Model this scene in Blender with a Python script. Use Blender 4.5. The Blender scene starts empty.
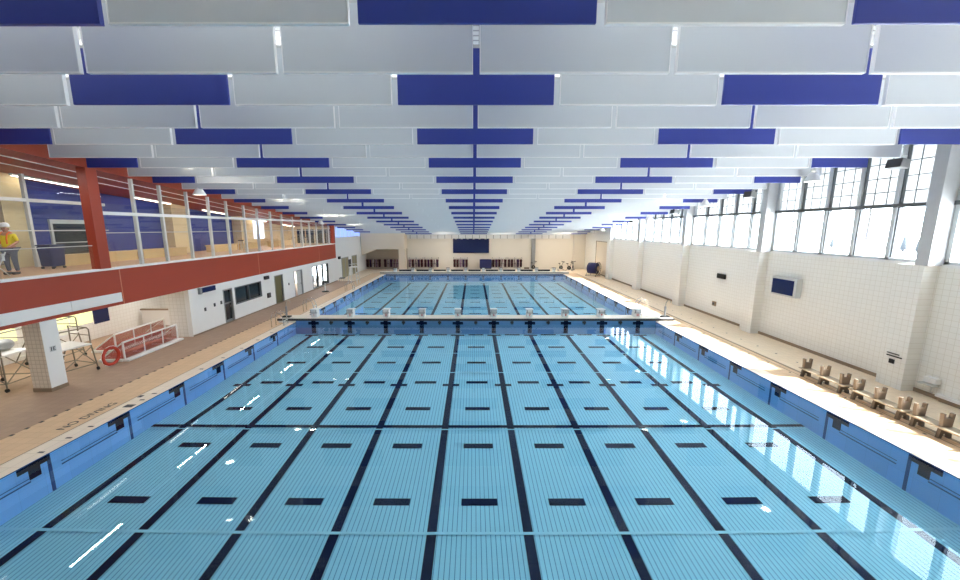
import bpy, bmesh, math, random
from math import sin, cos, pi, atan, radians, sqrt
from mathutils import Vector, Matrix
random.seed(7)
SC = bpy.context.scene
COL = SC.collection

# ------------------------------------------------------------------ materials
def new_mat(name):
    m = bpy.data.materials.new(name); m.use_nodes = True
    return m, m.node_tree.nodes, m.node_tree.links, m.node_tree.nodes['Principled BSDF']

def lin(r, g, b):
    f = lambda c: ((c/255+.055)/1.055)**2.4 if c/255 > .04045 else c/255/12.92
    return (f(r), f(g), f(b), 1)

def mat(name, rgb, rough=.5, metal=0, noise=.06, nscale=4, spec=.5):
    m, N, L, b = new_mat(name)
    c = lin(*rgb)
    b.inputs['Roughness'].default_value = rough; b.inputs['Metallic'].default_value = metal
    b.inputs['Specular IOR Level'].default_value = spec
    tc = N.new('ShaderNodeTexCoord'); n = N.new('ShaderNodeTexNoise'); n.inputs['Scale'].default_value = nscale
    L.new(tc.outputs['Object'], n.inputs['Vector'])
    r = N.new('ShaderNodeMix'); r.data_type = 'RGBA'
    r.inputs[6].default_value = (c[0]*(1-noise), c[1]*(1-noise), c[2]*(1-noise), 1)
    r.inputs[7].default_value = (min(1, c[0]*(1+noise)), min(1, c[1]*(1+noise)), min(1, c[2]*(1+noise)), 1)
    L.new(n.outputs['Fac'], r.inputs[0]); L.new(r.outputs[2], b.inputs['Base Color'])
    return m

def tile_mat(name, rgb, grout, sx, sy, axes='XY', rough=.35, line=.02, var=.05, offset=0):
    """brick-texture tiles; axes says which two object coordinates span the surface"""
    m, N, L, b = new_mat(name)
    tc = N.new('ShaderNodeTexCoord'); s = N.new('ShaderNodeSeparateXYZ'); cb = N.new('ShaderNodeCombineXYZ')
    L.new(tc.outputs['Object'], s.inputs[0])
    L.new(s.outputs[axes[0]], cb.inputs[0]); L.new(s.outputs[axes[1]], cb.inputs[1])
    br = N.new('ShaderNodeTexBrick'); br.offset = offset; br.squash = 1
    br.inputs['Scale'].default_value = 1
    br.inputs['Brick Width'].default_value = sx; br.inputs['Row Height'].default_value = sy
    br.inputs['Mortar Size'].default_value = line; br.inputs['Mortar Smooth'].default_value = .2
    c = lin(*rgb)
    br.inputs['Color1'].default_value = (c[0]*(1-var), c[1]*(1-var), c[2]*(1-var), 1)
    br.inputs['Color2'].default_value = (min(1, c[0]*(1+var)), min(1, c[1]*(1+var)), min(1, c[2]*(1+var)), 1)
    br.inputs['Mortar'].default_value = lin(*grout)
    L.new(cb.outputs[0], br.inputs['Vector']); L.new(br.outputs['Color'], b.inputs['Base Color'])
    b.inputs['Roughness'].default_value = rough
    return m

def emit_mat(name, rgb, s):
    m, N, L, b = new_mat(name)
    b.inputs['Base Color'].default_value = lin(*rgb)
    b.inputs['Emission Color'].default_value = lin(*rgb); b.inputs['Emission Strength'].default_value = s
    return m

def two_sided_ior(N, L, f, ior):
    g = N.new('ShaderNodeNewGeometry'); mx = N.new('ShaderNodeMix'); mx.data_type = 'FLOAT'
    mx.inputs[2].default_value = ior; mx.inputs[3].default_value = 1/ior
    L.new(g.outputs['Backfacing'], mx.inputs[0]); L.new(mx.outputs[0], f.inputs['IOR'])

def glass_mat(name, tint=(1, 1, 1), ior=1.45, extra=0.0):
    m = bpy.data.materials.new(name); m.use_nodes = True
    N, L = m.node_tree.nodes, m.node_tree.links; N.clear()
    o = N.new('ShaderNodeOutputMaterial'); mx = N.new('ShaderNodeMixShader')
    t = N.new('ShaderNodeBsdfTransparent'); g = N.new('ShaderNodeBsdfGlossy'); f = N.new('ShaderNodeFresnel')
    t.inputs['Color'].default_value = (*tint, 1); g.inputs['Roughness'].default_value = .02
    two_sided_ior(N, L, f, ior)
    L.new(f.outputs[0], mx.inputs[0]); L.new(t.outputs[0], mx.inputs[1]); L.new(g.outputs[0], mx.inputs[2])
    L.new(mx.outputs[0], o.inputs[0])
    return m

def net_mat(name, rgb, step, width):
    """a knotted net: opaque cords on a square grid, open in between"""
    m, N, L, b = new_mat(name)
    b.inputs['Base Color'].default_value = lin(*rgb); b.inputs['Roughness'].default_value = .8
    tc = N.new('ShaderNodeTexCoord'); br = N.new('ShaderNodeTexBrick'); br.offset = 0
    br.inputs['Scale'].default_value = 1; br.inputs['Brick Width'].default_value = step
    br.inputs['Row Height'].default_value = step; br.inputs['Mortar Size'].default_value = width
    br.inputs['Mortar Smooth'].default_value = 0
    L.new(tc.outputs['UV'], br.inputs['Vector']); L.new(br.outputs['Fac'], b.inputs['Alpha'])
    return m

M = {}
M['white_panel'] = mat('white_baffle', (214, 218, 222), .6, nscale=.6, noise=.02)
M['edge_trim'] = mat('white_edge', (250, 250, 250), .4, noise=.01)
M['blue_panel'] = mat('blue_baffle', (50, 64, 152), .32, nscale=.8, noise=.05)
M['white'] = mat('white_paint', (238, 238, 236), .5, noise=.02)
M['offwhite'] = mat('offwhite_paint', (235, 228, 214), .6, noise=.03, nscale=.5)
M['cream'] = mat('cream_paint', (236, 222, 200), .6, noise=.03, nscale=.4)
M['roof'] = tile_mat('roof_deck', (206, 209, 212), (150, 152, 156), .2, 40, 'YX', .7, .03, .03)
M['red'] = mat('red_cladding', (166, 62, 38), .5, noise=.06, nscale=.8)
M['red_soffit'] = mat('red_soffit', (160, 66, 44), .5, noise=.05)
M['grey'] = mat('grey_metal', (150, 152, 152), .4, .3)
M['win_frame'] = mat('window_frame_paint', (206, 210, 212), .5)
M['pillar_shade'] = mat('grey_pillar_shade', (196, 198, 200), .5)  # shade on the upper pillars put into this grey base colour
M['frame'] = mat('aluminium_frame', (205, 207, 205), .45, .1)
M['dark_frame'] = mat('dark_frame', (92, 96, 98), .5)
M['steel'] = mat('steel_tube', (170, 166, 155), .35, .6)
M['dull_steel'] = mat('dull_steel_tube', (128, 122, 108), .45, .4)
M['chrome'] = mat('chrome', (215, 215, 215), .15, .9)
M['black'] = mat('black_rubber', (26, 26, 28), .6)
M['dark'] = mat('dark_grey', (62, 62, 64), .6)
M['navy'] = mat('navy_cover', (30, 36, 92), .5)
M['screen'] = mat('dark_blue_screen', (24, 34, 84), .25)
M['brown'] = mat('brown_plastic', (112, 96, 80), .55)
M['plank'] = mat('grey_plank', (164, 148, 126), .6)
M['maroon'] = mat('maroon_cloth', (88, 32, 42), .8)
M['tan'] = mat('tan_wood', (214, 184, 132), .5, noise=.12, nscale=2)
M['tan_col'] = mat('tan_board', (226, 204, 160), .6, noise=.05, nscale=1)
M['blue_wall'] = mat('blue_gallery_wall', (46, 58, 140), .5, noise=.05)
M['gal_floor'] = mat('gallery_floor', (186, 150, 118), .5, noise=.08)
M['olive'] = mat('olive_door', (112, 108, 74), .5)
M['dark_glass'] = mat('dark_glazing', (34, 40, 48), .12, noise=.2, nscale=.8)
M['orange_red'] = mat('red_ring', (190, 60, 40), .5)
M['pink'] = mat('pink_mat', (202, 130, 112), .7)
M['hivis'] = mat('hi_vis_yellow', (232, 214, 60), .7)
M['orange'] = mat('hi_vis_orange', (226, 120, 50), .7)
M['denim'] = mat('grey_trousers', (96, 100, 116), .8)
M['skin'] = mat('skin', (196, 146, 120), .6)
M['baseboard'] = mat('brown_tile_base', (146, 126, 104), .5)
M['red_num'] = mat('red_number', (196, 62, 44), .5)
M['snow'] = mat('snow', (235, 238, 242), .8)
M['bark'] = mat('bark', (60, 58, 58), .9)
M['conifer'] = mat('conifer', (50, 56, 62), .9)
M['siding'] = mat('house_siding', (120, 124, 134), .8)
M['mesh_net'] = net_mat('red_net', (186, 86, 80), .06, .010)
M['tile_wall'] = tile_mat('white_wall_tile', (240, 239, 233), (222, 218, 208), 0.2, .2, 'YZ', .3, .007, .012)
M['tile_wall_x'] = tile_mat('white_wall_tile_x', (230, 228, 222), (206, 202, 192), .2, .2, 'XZ', .35, .008, .02)
M['tile_col'] = tile_mat('column_tile', (222, 214, 200), (190, 180, 164), .15, .15, 'XZ', .35, .01, .03)
M['deck'] = tile_mat('brown_deck_tile', (178, 150, 128), (158, 134, 114), .3, .3, 'XY', .6, .006, .04)
M['deck_r'] = tile_mat('beige_deck_tile', (234, 214, 186), (212, 190, 162), .3, .3, 'XY', .6, .006, .03)
M['deck_b'] = tile_mat('tan_deck_tile', (222, 190, 152), (198, 166, 132), .3, .3, 'XY', .55, .006, .03)
M['coping'] = tile_mat('pale_coping_tile', (240, 226, 208), (214, 198, 178), .3, .61, 'XY', .45, .008, .03)
M['glass'] = glass_mat('clear_glass', (.96, .98, .98))
M['kal'] = None

def kalwall():
    m, N, L, b = new_mat('translucent_panel')
    o = [n for n in N if n.type == 'OUTPUT_MATERIAL'][0]
    tr = N.new('ShaderNodeBsdfTranslucent'); df = N.new('ShaderNodeBsdfDiffuse'); tp = N.new('ShaderNodeBsdfTransparent')
    mx = N.new('ShaderNodeMixShader'); mx2 = N.new('ShaderNodeMixShader')
    tr.inputs['Color'].default_value = (.34, .35, .35, 1); df.inputs['Color'].default_value = (.8, .8, .8, 1)
    tp.inputs['Color'].default_value = (.9, .93, .95, 1)
    mx.inputs[0].default_value = .35; mx2.inputs[0].default_value = .03
    L.new(tr.outputs[0], mx.inputs[1]); L.new(df.outputs[0], mx.inputs[2])
    L.new(mx.outputs[0], mx2.inputs[1]); L.new(tp.outputs[0], mx2.inputs[2]); L.new(mx2.outputs[0], o.inputs[0])
    return m
M['kal'] = kalwall()

L_W = 2.286                      # lane width
ROW0, ROWS = 8.83, 2.36          # cross lane marks
BK0, BK1 = 23.2, 24.15           # bulkhead
END = 48.3                       # far end of the pool

def pool_floor_mat():
    """slatted pale blue floor: thin joints every 11 cm run the length of the pool"""
    m, N, L, b = new_mat('pool_floor_slats')
    tc = N.new('ShaderNodeTexCoord'); s = N.new('ShaderNodeSeparateXYZ'); L.new(tc.outputs['Object'], s.inputs[0])
    def mth(op, a, bb=None):
        n = N.new('ShaderNodeMath'); n.operation = op
        for i, v in enumerate((a, bb)):
            if v is None: continue
            if isinstance(v, (int, float)): n.inputs[i].default_value = v
            else: L.new(v, n.inputs[i])
        return n.outputs[0]
    fr = mth('FRACT', mth('MULTIPLY', mth('ADD', s.outputs['X'], 100), 1/.1143))
    slot = mth('LESS_THAN', fr, .16)
    nz = N.new('ShaderNodeTexNoise'); nz.inputs['Scale'].default_value = .25; L.new(tc.outputs['Object'], nz.inputs['Vector'])
    base = N.new('ShaderNodeMix'); base.data_type = 'RGBA'
    base.inputs[6].default_value = lin(142, 208, 232); base.inputs[7].default_value = lin(152, 218, 240)
    L.new(nz.outputs['Fac'], base.inputs[0])
    mx = N.new('ShaderNodeMix'); mx.data_type = 'RGBA'; mx.inputs[7].default_value = lin(82, 146, 186)
    L.new(slot, mx.inputs[0]); L.new(base.outputs[2], mx.inputs[6])
    L.new(mx.outputs[2], b.inputs['Base Color']); b.inputs['Roughness'].default_value = .7
    b.inputs['Specular IOR Level'].default_value = .1
    return m
M['pool_floor'] = pool_floor_mat()
M['lane'] = mat('dark_lane_tile', (14, 30, 60), .7, noise=.08, spec=.1)
M['pool_joint'] = mat('pool_joint', (150, 214, 236), .7, spec=.1)
M['pool_wall'] = tile_mat('blue_pool_wall', (122, 186, 246), (112, 172, 232), .6, .6, 'YZ', .6, .006, .03)
M['pool_wall_x'] = tile_mat('blue_pool_wall_x', (122, 186, 246), (112, 172, 232), .6, .6, 'XZ', .6, .006, .03)
M['seam'] = mat('pool_wall_seam', (52, 90, 148), .6, spec=.1)

def water_mat():
    m = bpy.data.materials.new('pool_water'); m.use_nodes = True
    N, L = m.node_tree.nodes, m.node_tree.links; N.clear()
    o = N.new('ShaderNodeOutputMaterial'); mx = N.new('ShaderNodeMixShader')
    t = N.new('ShaderNodeBsdfTransparent'); g = N.new('ShaderNodeBsdfGlossy'); f = N.new('ShaderNodeFresnel')
    t.inputs['Color'].default_value = (.955, .985, .995, 1); g.inputs['Roughness'].default_value = 0.0
    g.inputs['Color'].default_value = (.66, .74, .80, 1)
    two_sided_ior(N, L, f, 1.33)
    tc = N.new('ShaderNodeTexCoord'); nz = N.new('ShaderNodeTexNoise'); nz.inputs['Scale'].default_value = 1.6
    bp = N.new('ShaderNodeBump'); bp.inputs['Strength'].default_value = .0002; bp.inputs['Distance'].default_value = .3
    L.new(tc.outputs['Object'], nz.inputs['Vector']); L.new(nz.outputs['Fac'], bp.inputs['Height'])
    L.new(bp.outputs[0], g.inputs['Normal'])
    L.new(f.outputs[0], mx.inputs[0]); L.new(t.outputs[0], mx.inputs[1]); L.new(g.outputs[0], mx.inputs[2])
    L.new(mx.outputs[0], o.inputs[0])
    return m
M['water'] = water_mat()

# ------------------------------------------------------------------ mesh helpers
class MB:
    def __init__(s): s.bm = bmesh.new(); s.mi = 0; s.uv = None
    def mark(s, n0, mi):
        s.bm.faces.ensure_lookup_table()
        for f in s.bm.faces[n0:]: f.material_index = mi
    def box(s, x0, x1, y0, y1, z0, z1, mi=0):
        n0 = len(s.bm.faces)
        v = [s.bm.verts.new(p) for p in ((x0,y0,z0),(x1,y0,z0),(x1,y1,z0),(x0,y1,z0),(x0,y0,z1),(x1,y0,z1),(x1,y1,z1),(x0,y1,z1))]
        for f in ((0,3,2,1),(4,5,6,7),(0,1,5,4),(1,2,6,5),(2,3,7,6),(3,0,4,7)): s.bm.faces.new([v[i] for i in f])
        s.mark(n0, mi); return s
    def hexa(s, pts, mi=0):
        n0 = len(s.bm.faces); v = [s.bm.verts.new(p) for p in pts]
        for f in ((0,3,2,1),(4,5,6,7),(0,1,5,4),(1,2,6,5),(2,3,7,6),(3,0,4,7)): s.bm.faces.new([v[i] for i in f])
        s.mark(n0, mi); return s
    def quad(s, a, b, c, d, mi=0):
        n0 = len(s.bm.faces); s.bm.faces.new([s.bm.verts.new(p) for p in (a, b, c, d)]); s.mark(n0, mi); return s
    def prism(s, pts, ax, t0, t1, mi=0):
        """polygon pts (2D) extruded along axis ax from t0 to t1"""
        n0 = len(s.bm.faces)
        def P(p, t): return {'X': (t, p[0], p[1]), 'Y': (p[0], t, p[1]), 'Z': (p[0], p[1], t)}[ax]
        a = [s.bm.verts.new(P(p, t0)) for p in pts]; b = [s.bm.verts.new(P(p, t1)) for p in pts]
        s.bm.faces.new(a); s.bm.faces.new(b[::-1])
        n = len(pts)
        for i in range(n): s.bm.faces.new((a[i], b[i], b[(i+1) % n], a[(i+1) % n]))
        s.mark(n0, mi); return s
    def tube(s, pts, r, n=8, mi=0, closed=False):
        n0 = len(s.bm.faces); pts = [Vector(p) for p in pts]; rings = []; k = len(pts)
        up = None
        for i, p in enumerate(pts):
            if closed: d = pts[(i+1) % k] - pts[i-1]
            else: d = pts[min(i+1, k-1)] - pts[max(i-1, 0)]
            d.normalize()
            if up is None or abs(up.dot(d)) > .98: up = Vector((0,0,1)) if abs(d.z) < .9 else Vector((1,0,0))
            a = d.cross(up).normalized(); b = a.cross(d).normalized(); up = b
            rr = r[i] if isinstance(r, (list, tuple)) else r
            rings.append([s.bm.verts.new(p + (a*cos(2*pi*j/n) + b*sin(2*pi*j/n))*rr) for j in range(n)])
        for i in range(k if closed else k-1):
            A, B = rings[i], rings[(i+1) % k]
            for j in range(n): s.bm.faces.new((A[j], A[(j+1) % n], B[(j+1) % n], B[j]))
        if not closed:
            s.bm.faces.new(rings[0][::-1]); s.bm.faces.new(rings[-1])
        s.mark(n0, mi); return s
    def lathe(s, prof, c=(0,0,0), n=20, axis='Z', mi=0, loop=False):
        """profile of (radius, height) turned about an axis"""
        n0 = len(s.bm.faces); rings = []
        for r, h in prof:
            ring = []
            for j in range(n):
                a = 2*pi*j/n; p = (r*cos(a), r*sin(a), h)
                if axis == 'Y': p = (p[0], p[2], p[1])
                if axis == 'X': p = (p[2], p[0], p[1])
                ring.append(s.bm.verts.new((c[0]+p[0], c[1]+p[1], c[2]+p[2])))
            rings.append(ring)
        for A, B in zip(rings, rings[1:]):
            for j in range(n): s.bm.faces.new((A[j], A[(j+1) % n], B[(j+1) % n], B[j]))
        if loop:
            A, B = rings[-1], rings[0]
            for j in range(n): s.bm.faces.new((A[j], A[(j+1) % n], B[(j+1) % n], B[j]))
        else: s.bm.faces.new(rings[0][::-1]); s.bm.faces.new(rings[-1])
        s.mark(n0, mi); return s
    def build(s, name, mats, parent=None, smooth=False, bevel=0, loc=None):
        bmesh.ops.recalc_face_normals(s.bm, faces=s.bm.faces)
        me = bpy.data.meshes.new(name); s.bm.to_mesh(me); s.bm.free()
        for m in (mats if isinstance(mats, (list, tuple)) else [mats]): me.materials.append(m)
        o = bpy.data.objects.new(name, me); COL.objects.link(o)
        if smooth:
            for p in me.polygons: p.use_smooth = True
        if bevel:
            md = o.modifiers.new('edge', 'BEVEL'); md.width = bevel; md.segments = 2; md.limit_method = 'ANGLE'
        if parent: o.parent = parent
        if loc: o.location = loc
        return o

def tag(o, label, cat, group=None):
    o['label'] = label; o['category'] = cat
    if group: o['group'] = group
    return o
def empty(name, loc, label, cat, group=None, rz=0):
    o = bpy.data.objects.new(name, None); COL.objects.link(o); o.location = loc; o.rotation_euler = (0, 0, rz)
    o.empty_display_size = .2
    return tag(o, label, cat, group)
def struct(o): o['kind'] = 'structure'; return o
def copy_tree(o, parent=None):
    c = o.copy(); COL.objects.link(c); c.parent = parent
    for ch in list(o.children): copy_tree(ch, c)
    return c
ORD = ['zeroth','first','second','third','fourth','fifth','sixth','seventh','eighth','ninth','tenth','eleventh','twelfth','thirteenth',
 'fourteenth','fifteenth','sixteenth','seventeenth','eighteenth','nineteenth','twentieth'] + ['twenty-'+x for x in
 ('first','second','third','fourth','fifth','sixth','seventh','eighth','ninth')] + ['thirtieth','thirty-first','thirty-second','thirty-third']

# ------------------------------------------------------------------ camera
CAMX, CAMZ, F = -.159, 5.89, 377.0
cam = bpy.data.cameras.new('camera'); co = bpy.data.objects.new('camera', cam); COL.objects.link(co)
cam.sensor_width = 36; cam.lens = F/960*36; cam.shift_x = (480-473.3)/960; cam.clip_end = 500; cam.clip_start = .05
co.location = (CAMX, 0, CAMZ); co.rotation_euler = (pi/2 - atan(62/377), 0, 0)
SC.camera = co

def zb(y): return 8.99 - .079*(y-6.4) - .3*(max(0, y-20)/32.4)**1.2        # height of the lower edge of the baffles

# ------------------------------------------------------------------ pool shell
PX = 11.43
def depth(y):
    ks = [(-1, 1.75), (5, 1.42), (7.85, 1.25), (12.28, 1.0), (17, .88), (22.98, .76), (30, .9), (48.5, .95)]
    for (a, da), (b, db) in zip(ks, ks[1:]):
        if y <= b: return da + (db-da)*(y-a)/(b-a)
    return ks[-1][1]
def zf(x, y): return -depth(y) + (.10*(x/10)**2 if y < 23 else 0)*max(0, min(1, (14-y)/6))
m = MB()
ys = [-.2, 2, 4, 5.5] + [6.5+.7*i for i in range(24)] + [BK0+.4]
ys2 = [BK1-.4, 27, 30, 34, 38, 43, END]
xs = [-PX, -9, -6, -3, 0, 3, 6, 9, PX]
for Y in (ys, ys2):
    for a, b in zip(Y, Y[1:]):
        for c, d in zip(xs, xs[1:]):
            m.quad((c,a,zf(c,a)), (d,a,zf(d,a)), (d,b,zf(d,b)), (c,b,zf(c,b)))
pf = struct(m.build('floor_pool', M['pool_floor']))

def floor_strip(m, x0, x1, y0, y1, e=.012, mi=0):
    """a mark set on the pool floor, following it"""
    n = max(1, int(abs(y1-y0)/.7)); k = max(1, int(abs(x1-x0)/2.5))
    for i in range(n):
        a = y0+(y1-y0)*i/n; b = y0+(y1-y0)*(i+1)/n
        for j in range(k):
            c = x0+(x1-x0)*j/k; d = x0+(x1-x0)*(j+1)/k
            m.quad((c,a,zf(c,a)+e), (d,a,zf(d,a)+e), (d,b,zf(d,b)+e), (c,b,zf(c,b)+e), mi)
HW = .115
m = MB()
for i in range(10):
    x = (i-4.5)*L_W
    floor_strip(m, x-HW, x+HW, .6, 22.95)
    floor_strip(m, x-HW, x+HW, 25.6, 46.6)
    floor_strip(m, x-.42, x+.42, 22.75, 22.98, .016); floor_strip(m, x-.42, x+.42, 25.4, 25.65, .016); floor_strip(m, x-.42, x+.42, 46.4, 46.65, .016)
    floor_strip(m, x-.36, x+.36, 15.52, 15.74, .016)
for i in range(9):
    x = (i-4)*L_W
    for k in range(-3, 7): floor_strip(m, x-.47, x+.47, ROW0+ROWS*k-.12, ROW0+ROWS*k+.12)
    for k in range(8): floor_strip(m, x-.47, x+.47, 27.2+ROWS*k-.12, 27.2+ROWS*k+.12)
lm = struct(m.build('trim_lane_markings', M['lane'])); lm['kind'] = 'structure'
m = MB(); floor_strip(m, -PX+.02, PX-.02, 12.2, 12.36, .02)
struct(m.build('trim_floor_joint', M['lane']))
m = MB()
for y in (7.85, 16.97, 19.6): floor_strip(m, -PX+.02, PX-.02, y-.04, y+.04, .024)
floor_strip(m, -PX+.02, PX-.02, 12.06, 12.12, .024)
struct(m.build('trim_floor_joint', M['pool_joint']))

ZW = -.04
m = MB()
m.quad((-PX,-.2,ZW), (PX,-.2,ZW), (PX,BK0+.05,ZW), (-PX,BK0+.05,ZW)); m.quad((-PX,BK1-.05,ZW), (PX,BK1-.05,ZW), (PX,END,ZW), (-PX,END,ZW))
struct(m.build('water', M['water']))
for nm, x, sgn in (('wall_pool_left', -PX, -1), ('wall_pool_right', PX, 1)):
    m = MB(); m.box(min(x, x+.3*sgn), max(x, x+.3*sgn), -.5, END, -2.2, -.002)
    w = struct(m.build(nm, M['pool_wall']))
    m = MB(); xi = x - .012*sgn; a, b = min(xi, x), max(xi, x)
    for k in range(-2, 17):
        y = 8.8 + ROWS*k
        if BK0-.4 < y < BK1+.4: continue
        # black cross target at the water line
        m.box(a, b, y-.13, y+.13, -.44, -.02); m.box(a, b, y-.36, y+.36, -.18, -.03)
    struct(m.build('wall_target', M['lane'], w))
    m = MB()
    for k in range(-2, 17):
        y = 8.8 + ROWS*k
        if y+1.9 > END: continue
        m.box(a, b, y+.35-.05, y+.35+.03, -1.6, -.02)
        m.box(a, b, y-.42-1.9 + 1.86, y+1.9+.2-.0-.0, -.50, -.46) if False else None
        m.box(a, b, y+.62, y+ROWS-.12, -.50, -.47); m.box(a, b, y+.62, y+ROWS-.12, -.40, -.385)
    m.box(a, b, -.4, END-.02, -.022, -.003)
    struct(m.build('wall_seam', M['seam'], w))
m = MB(); m.box(-PX-.3, PX+.3, -.5, -.2, -2.2, -.002); struct(m.build('wall_pool_front', M['pool_wall_x']))
m = MB(); m.box(-PX-.3, PX+.3, END, END+.3, -2.2, -.002); m.box(-PX, PX, END-.02, END, -.2, -.003, 1)
for i in range(10):
    x = (i-4.5)*L_W; m.box(x-.13, x+.13, END-.015, END, -.75, -.1, 1)
struct(m.build('wall_pool_end', [M['pool_wall_x'], M['seam']]))

# ------------------------------------------------------------------ deck
def slab(name, mt, rects, z1=0, z0=-.3):
    m = MB()
    for x0, x1, y0, y1 in rects: m.box(x0, x1, y0, y1, z0, z1)
    return struct(m.build(name, mt))
slab('floor', M['deck'], [(-24, -13.45, -3, 42), (-13.45, 16.2, -3, -1.5)])
slab('floor_right', M['deck_r'], [(13.45, 16.2, -1.5, 55), (-15.9, -13.45, 42, 55), (-13.45, 13.45, 49.6, 55)])
slab('floor_band', M['deck_b'], [(-13.45, -12.05, -1.5, 49.6), (12.05, 13.45, -1.5, 49.6)])
slab('trim_1', M['coping'], [(-12.05, -PX, -1.5, 49.6), (PX, 12.05, -1.5, 49.6), (-PX, PX, -1.5, -.2), (-PX, PX, END, 49.6)], 0, -.0015)
m = MB()
m.box(13.30, 13.42, -1.4, 49, .0, .004); m.box(13.05, 13.08, -1.4, 49, 0, .003, 1)
m.box(-12.08, -12.05, -1.4, 49, 0, .003)
struct(m.build('trim_drain', [M['baseboard'], M['baseboard']]))
m = MB()
y = 2
while y < 48:
    m.box(-13.50, -13.40, y, y+.10, 0, .004)
    y += .38
y = 3
while y < 48:
    for xx in (14.2, 12.9):
        m.box(xx, xx+.07, y, y+.07, 0, .004)
    y += 1.18
struct(m.build('trim_drain_holes', M['dark']))
m = MB()
for y in (5.6, 6.2, 9.2, 9.9, 10.52, 11.81, 12.3, 12.81, 15.2, 16.6, 18, 19.4, 20.8, 26, 28, 30.5, 33, 36): m.box(-11.74, -11.58, y-.03, y+.03, 0, .004)
m.box(-11.85, -11.55, 11.75, 11.95, 0, .0045); m.box(-12.02, -11.88, 12.5, 12.66, 0, .0045)
for y in (9.7, 12.3, 15.5, 19): m.box(11.6, 11.9, y-.012, y+.012, 0, .004)
struct(m.build('trim_depth_marks', M['dark']))
def text(name, s, size, mt, parent=None, loc=(0,0,0), rot=(0,0,0), ext=.002):
    c = bpy.data.curves.new(name, 'FONT'); c.body = s; c.size = size; c.extrude = ext; c.align_x = 'CENTER'; c.align_y = 'CENTER'
    c.materials.append(mt)
    q = bpy.data.objects.new(name+'_curve', c); COL.objects.link(q); bpy.context.view_layer.update()
    me = bpy.data.meshes.new_from_object(q.evaluated_get(bpy.context.evaluated_depsgraph_get()))
    bpy.data.objects.remove(q); bpy.data.curves.remove(c)
    o = bpy.data.objects.new(name, me); COL.objects.link(o); o.parent = parent; o.location = loc; o.rotation_euler = rot
    return o
struct(text('trim_deck_lettering', 'NO DIVING', .34, M['dark'], None, (-12.38, 11.2, .003), (0, 0, pi/2)))

# ------------------------------------------------------------------ right wall, windows, pillars
RX, SILL, TRAN = 16.0, 4.65, 6.73
PIL = [5.58, 13.2, 20.82, 28.44, 36.06, 43.68]
m = MB(); m.box(RX, RX+.35, -3, 43.68, 0, SILL-.1); m.box(RX, RX+.35, 43.68, 55, 0, 9)
m.box(RX-.0, RX+.35, -3, -2.04, SILL-.1, 12)
struct(m.build('wall_right', M['tile_wall']))
m = MB(); m.box(RX-.02, RX+.35, -2.04, 43.4, SILL-.1, SILL); struct(m.build('trim_2', M['white']))
m = MB(); m.box(RX-.04, RX, -3, 49.9, 0, .14); m.box(RX-.04, RX, 44.2, 44.25, .14, 4.25); m.box(RX-.04, RX, 49.8, 49.85, .14, 4.25)
struct(m.build('baseboard_right', M['baseboard']))
for i, y in enumerate(PIL):
    m = MB(); m.box(15.5, 16.3, y-.15, y+.72, 0, SILL-.05)
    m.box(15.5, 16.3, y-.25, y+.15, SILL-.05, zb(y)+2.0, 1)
    struct(m.build('column', [M['tile_wall'], M['pillar_shade']]))
bays = [(-2.04, PIL[0]-.25)] + [(PIL[i]+.15, PIL[i+1]-.25) for i in range(5)]
for n, (y0, y1) in enumerate(bays):
    w = empty('window_%d' % (n+1), (RX+.18, (y0+y1)/2, SILL), '', ''); del w['label'], w['category']; struct(w)
    yc = (y0+y1)/2; k = 5; st = (y1-y0)/k
    top = lambda y: zb(y)+1.95-SILL
    def Y(v): return v-yc
    m = MB()
    for j in range(k+1):
        y = y0+st*j; hw = .07
        if j in (0, k): y = y0+hw if j == 0 else y1-hw
        m.box(-.14, .07, Y(y-hw), Y(y+hw), 0, top(y))
    m.box(-.14, .07, Y(y0), Y(y1), 0, .1)
    struct(m.build('window_frame', M['win_frame'], w))
    m = MB()
    for j in range(k):
        a = y0+st*j+.07; b = y0+st*(j+1)-.07
        m.box(-.1, .05, Y(a), Y(a+.05), .1, top(a)-.3); m.box(-.1, .05, Y(b-.05), Y(b), .1, top(b)-.3)
    m.box(-.2, -.145, Y(y0), Y(y1), TRAN-SILL-.07, TRAN-SILL+.07); m.box(-.145, .06, Y(y0), Y(y1), TRAN-SILL-.05, TRAN-SILL+.05)
    struct(m.build('window_transom', M['dark_frame'], w))
    m = MB(); m.box(-.005, .005, Y(y0), Y(y1), .05, TRAN-SILL); struct(m.build('window_pane', M['glass'], w))
    m = MB(); m.prism([(Y(y0), TRAN-SILL), (Y(y1), TRAN-SILL), (Y(y1), top(y1)), (Y(y0), top(y0))], 'X', .0, .06)
    struct(m.build('window_panel', M['kal'], w))
    m = MB()
    z = TRAN-SILL+.55
    while z < top(y1)-.1:
        m.box(-.012, -.002, Y(y0), Y(y1), z-.018, z+.018); z += .55
    q = int((y1-y0)/.48)
    for j in range(1, q):
        y = y0+(y1-y0)*j/q
        m.box(-.012, -.002, Y(y-.017), Y(y+.017), TRAN-SILL, top(y)-.05)
    struct(m.build('window_grid', M['dark_frame'], w))

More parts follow.
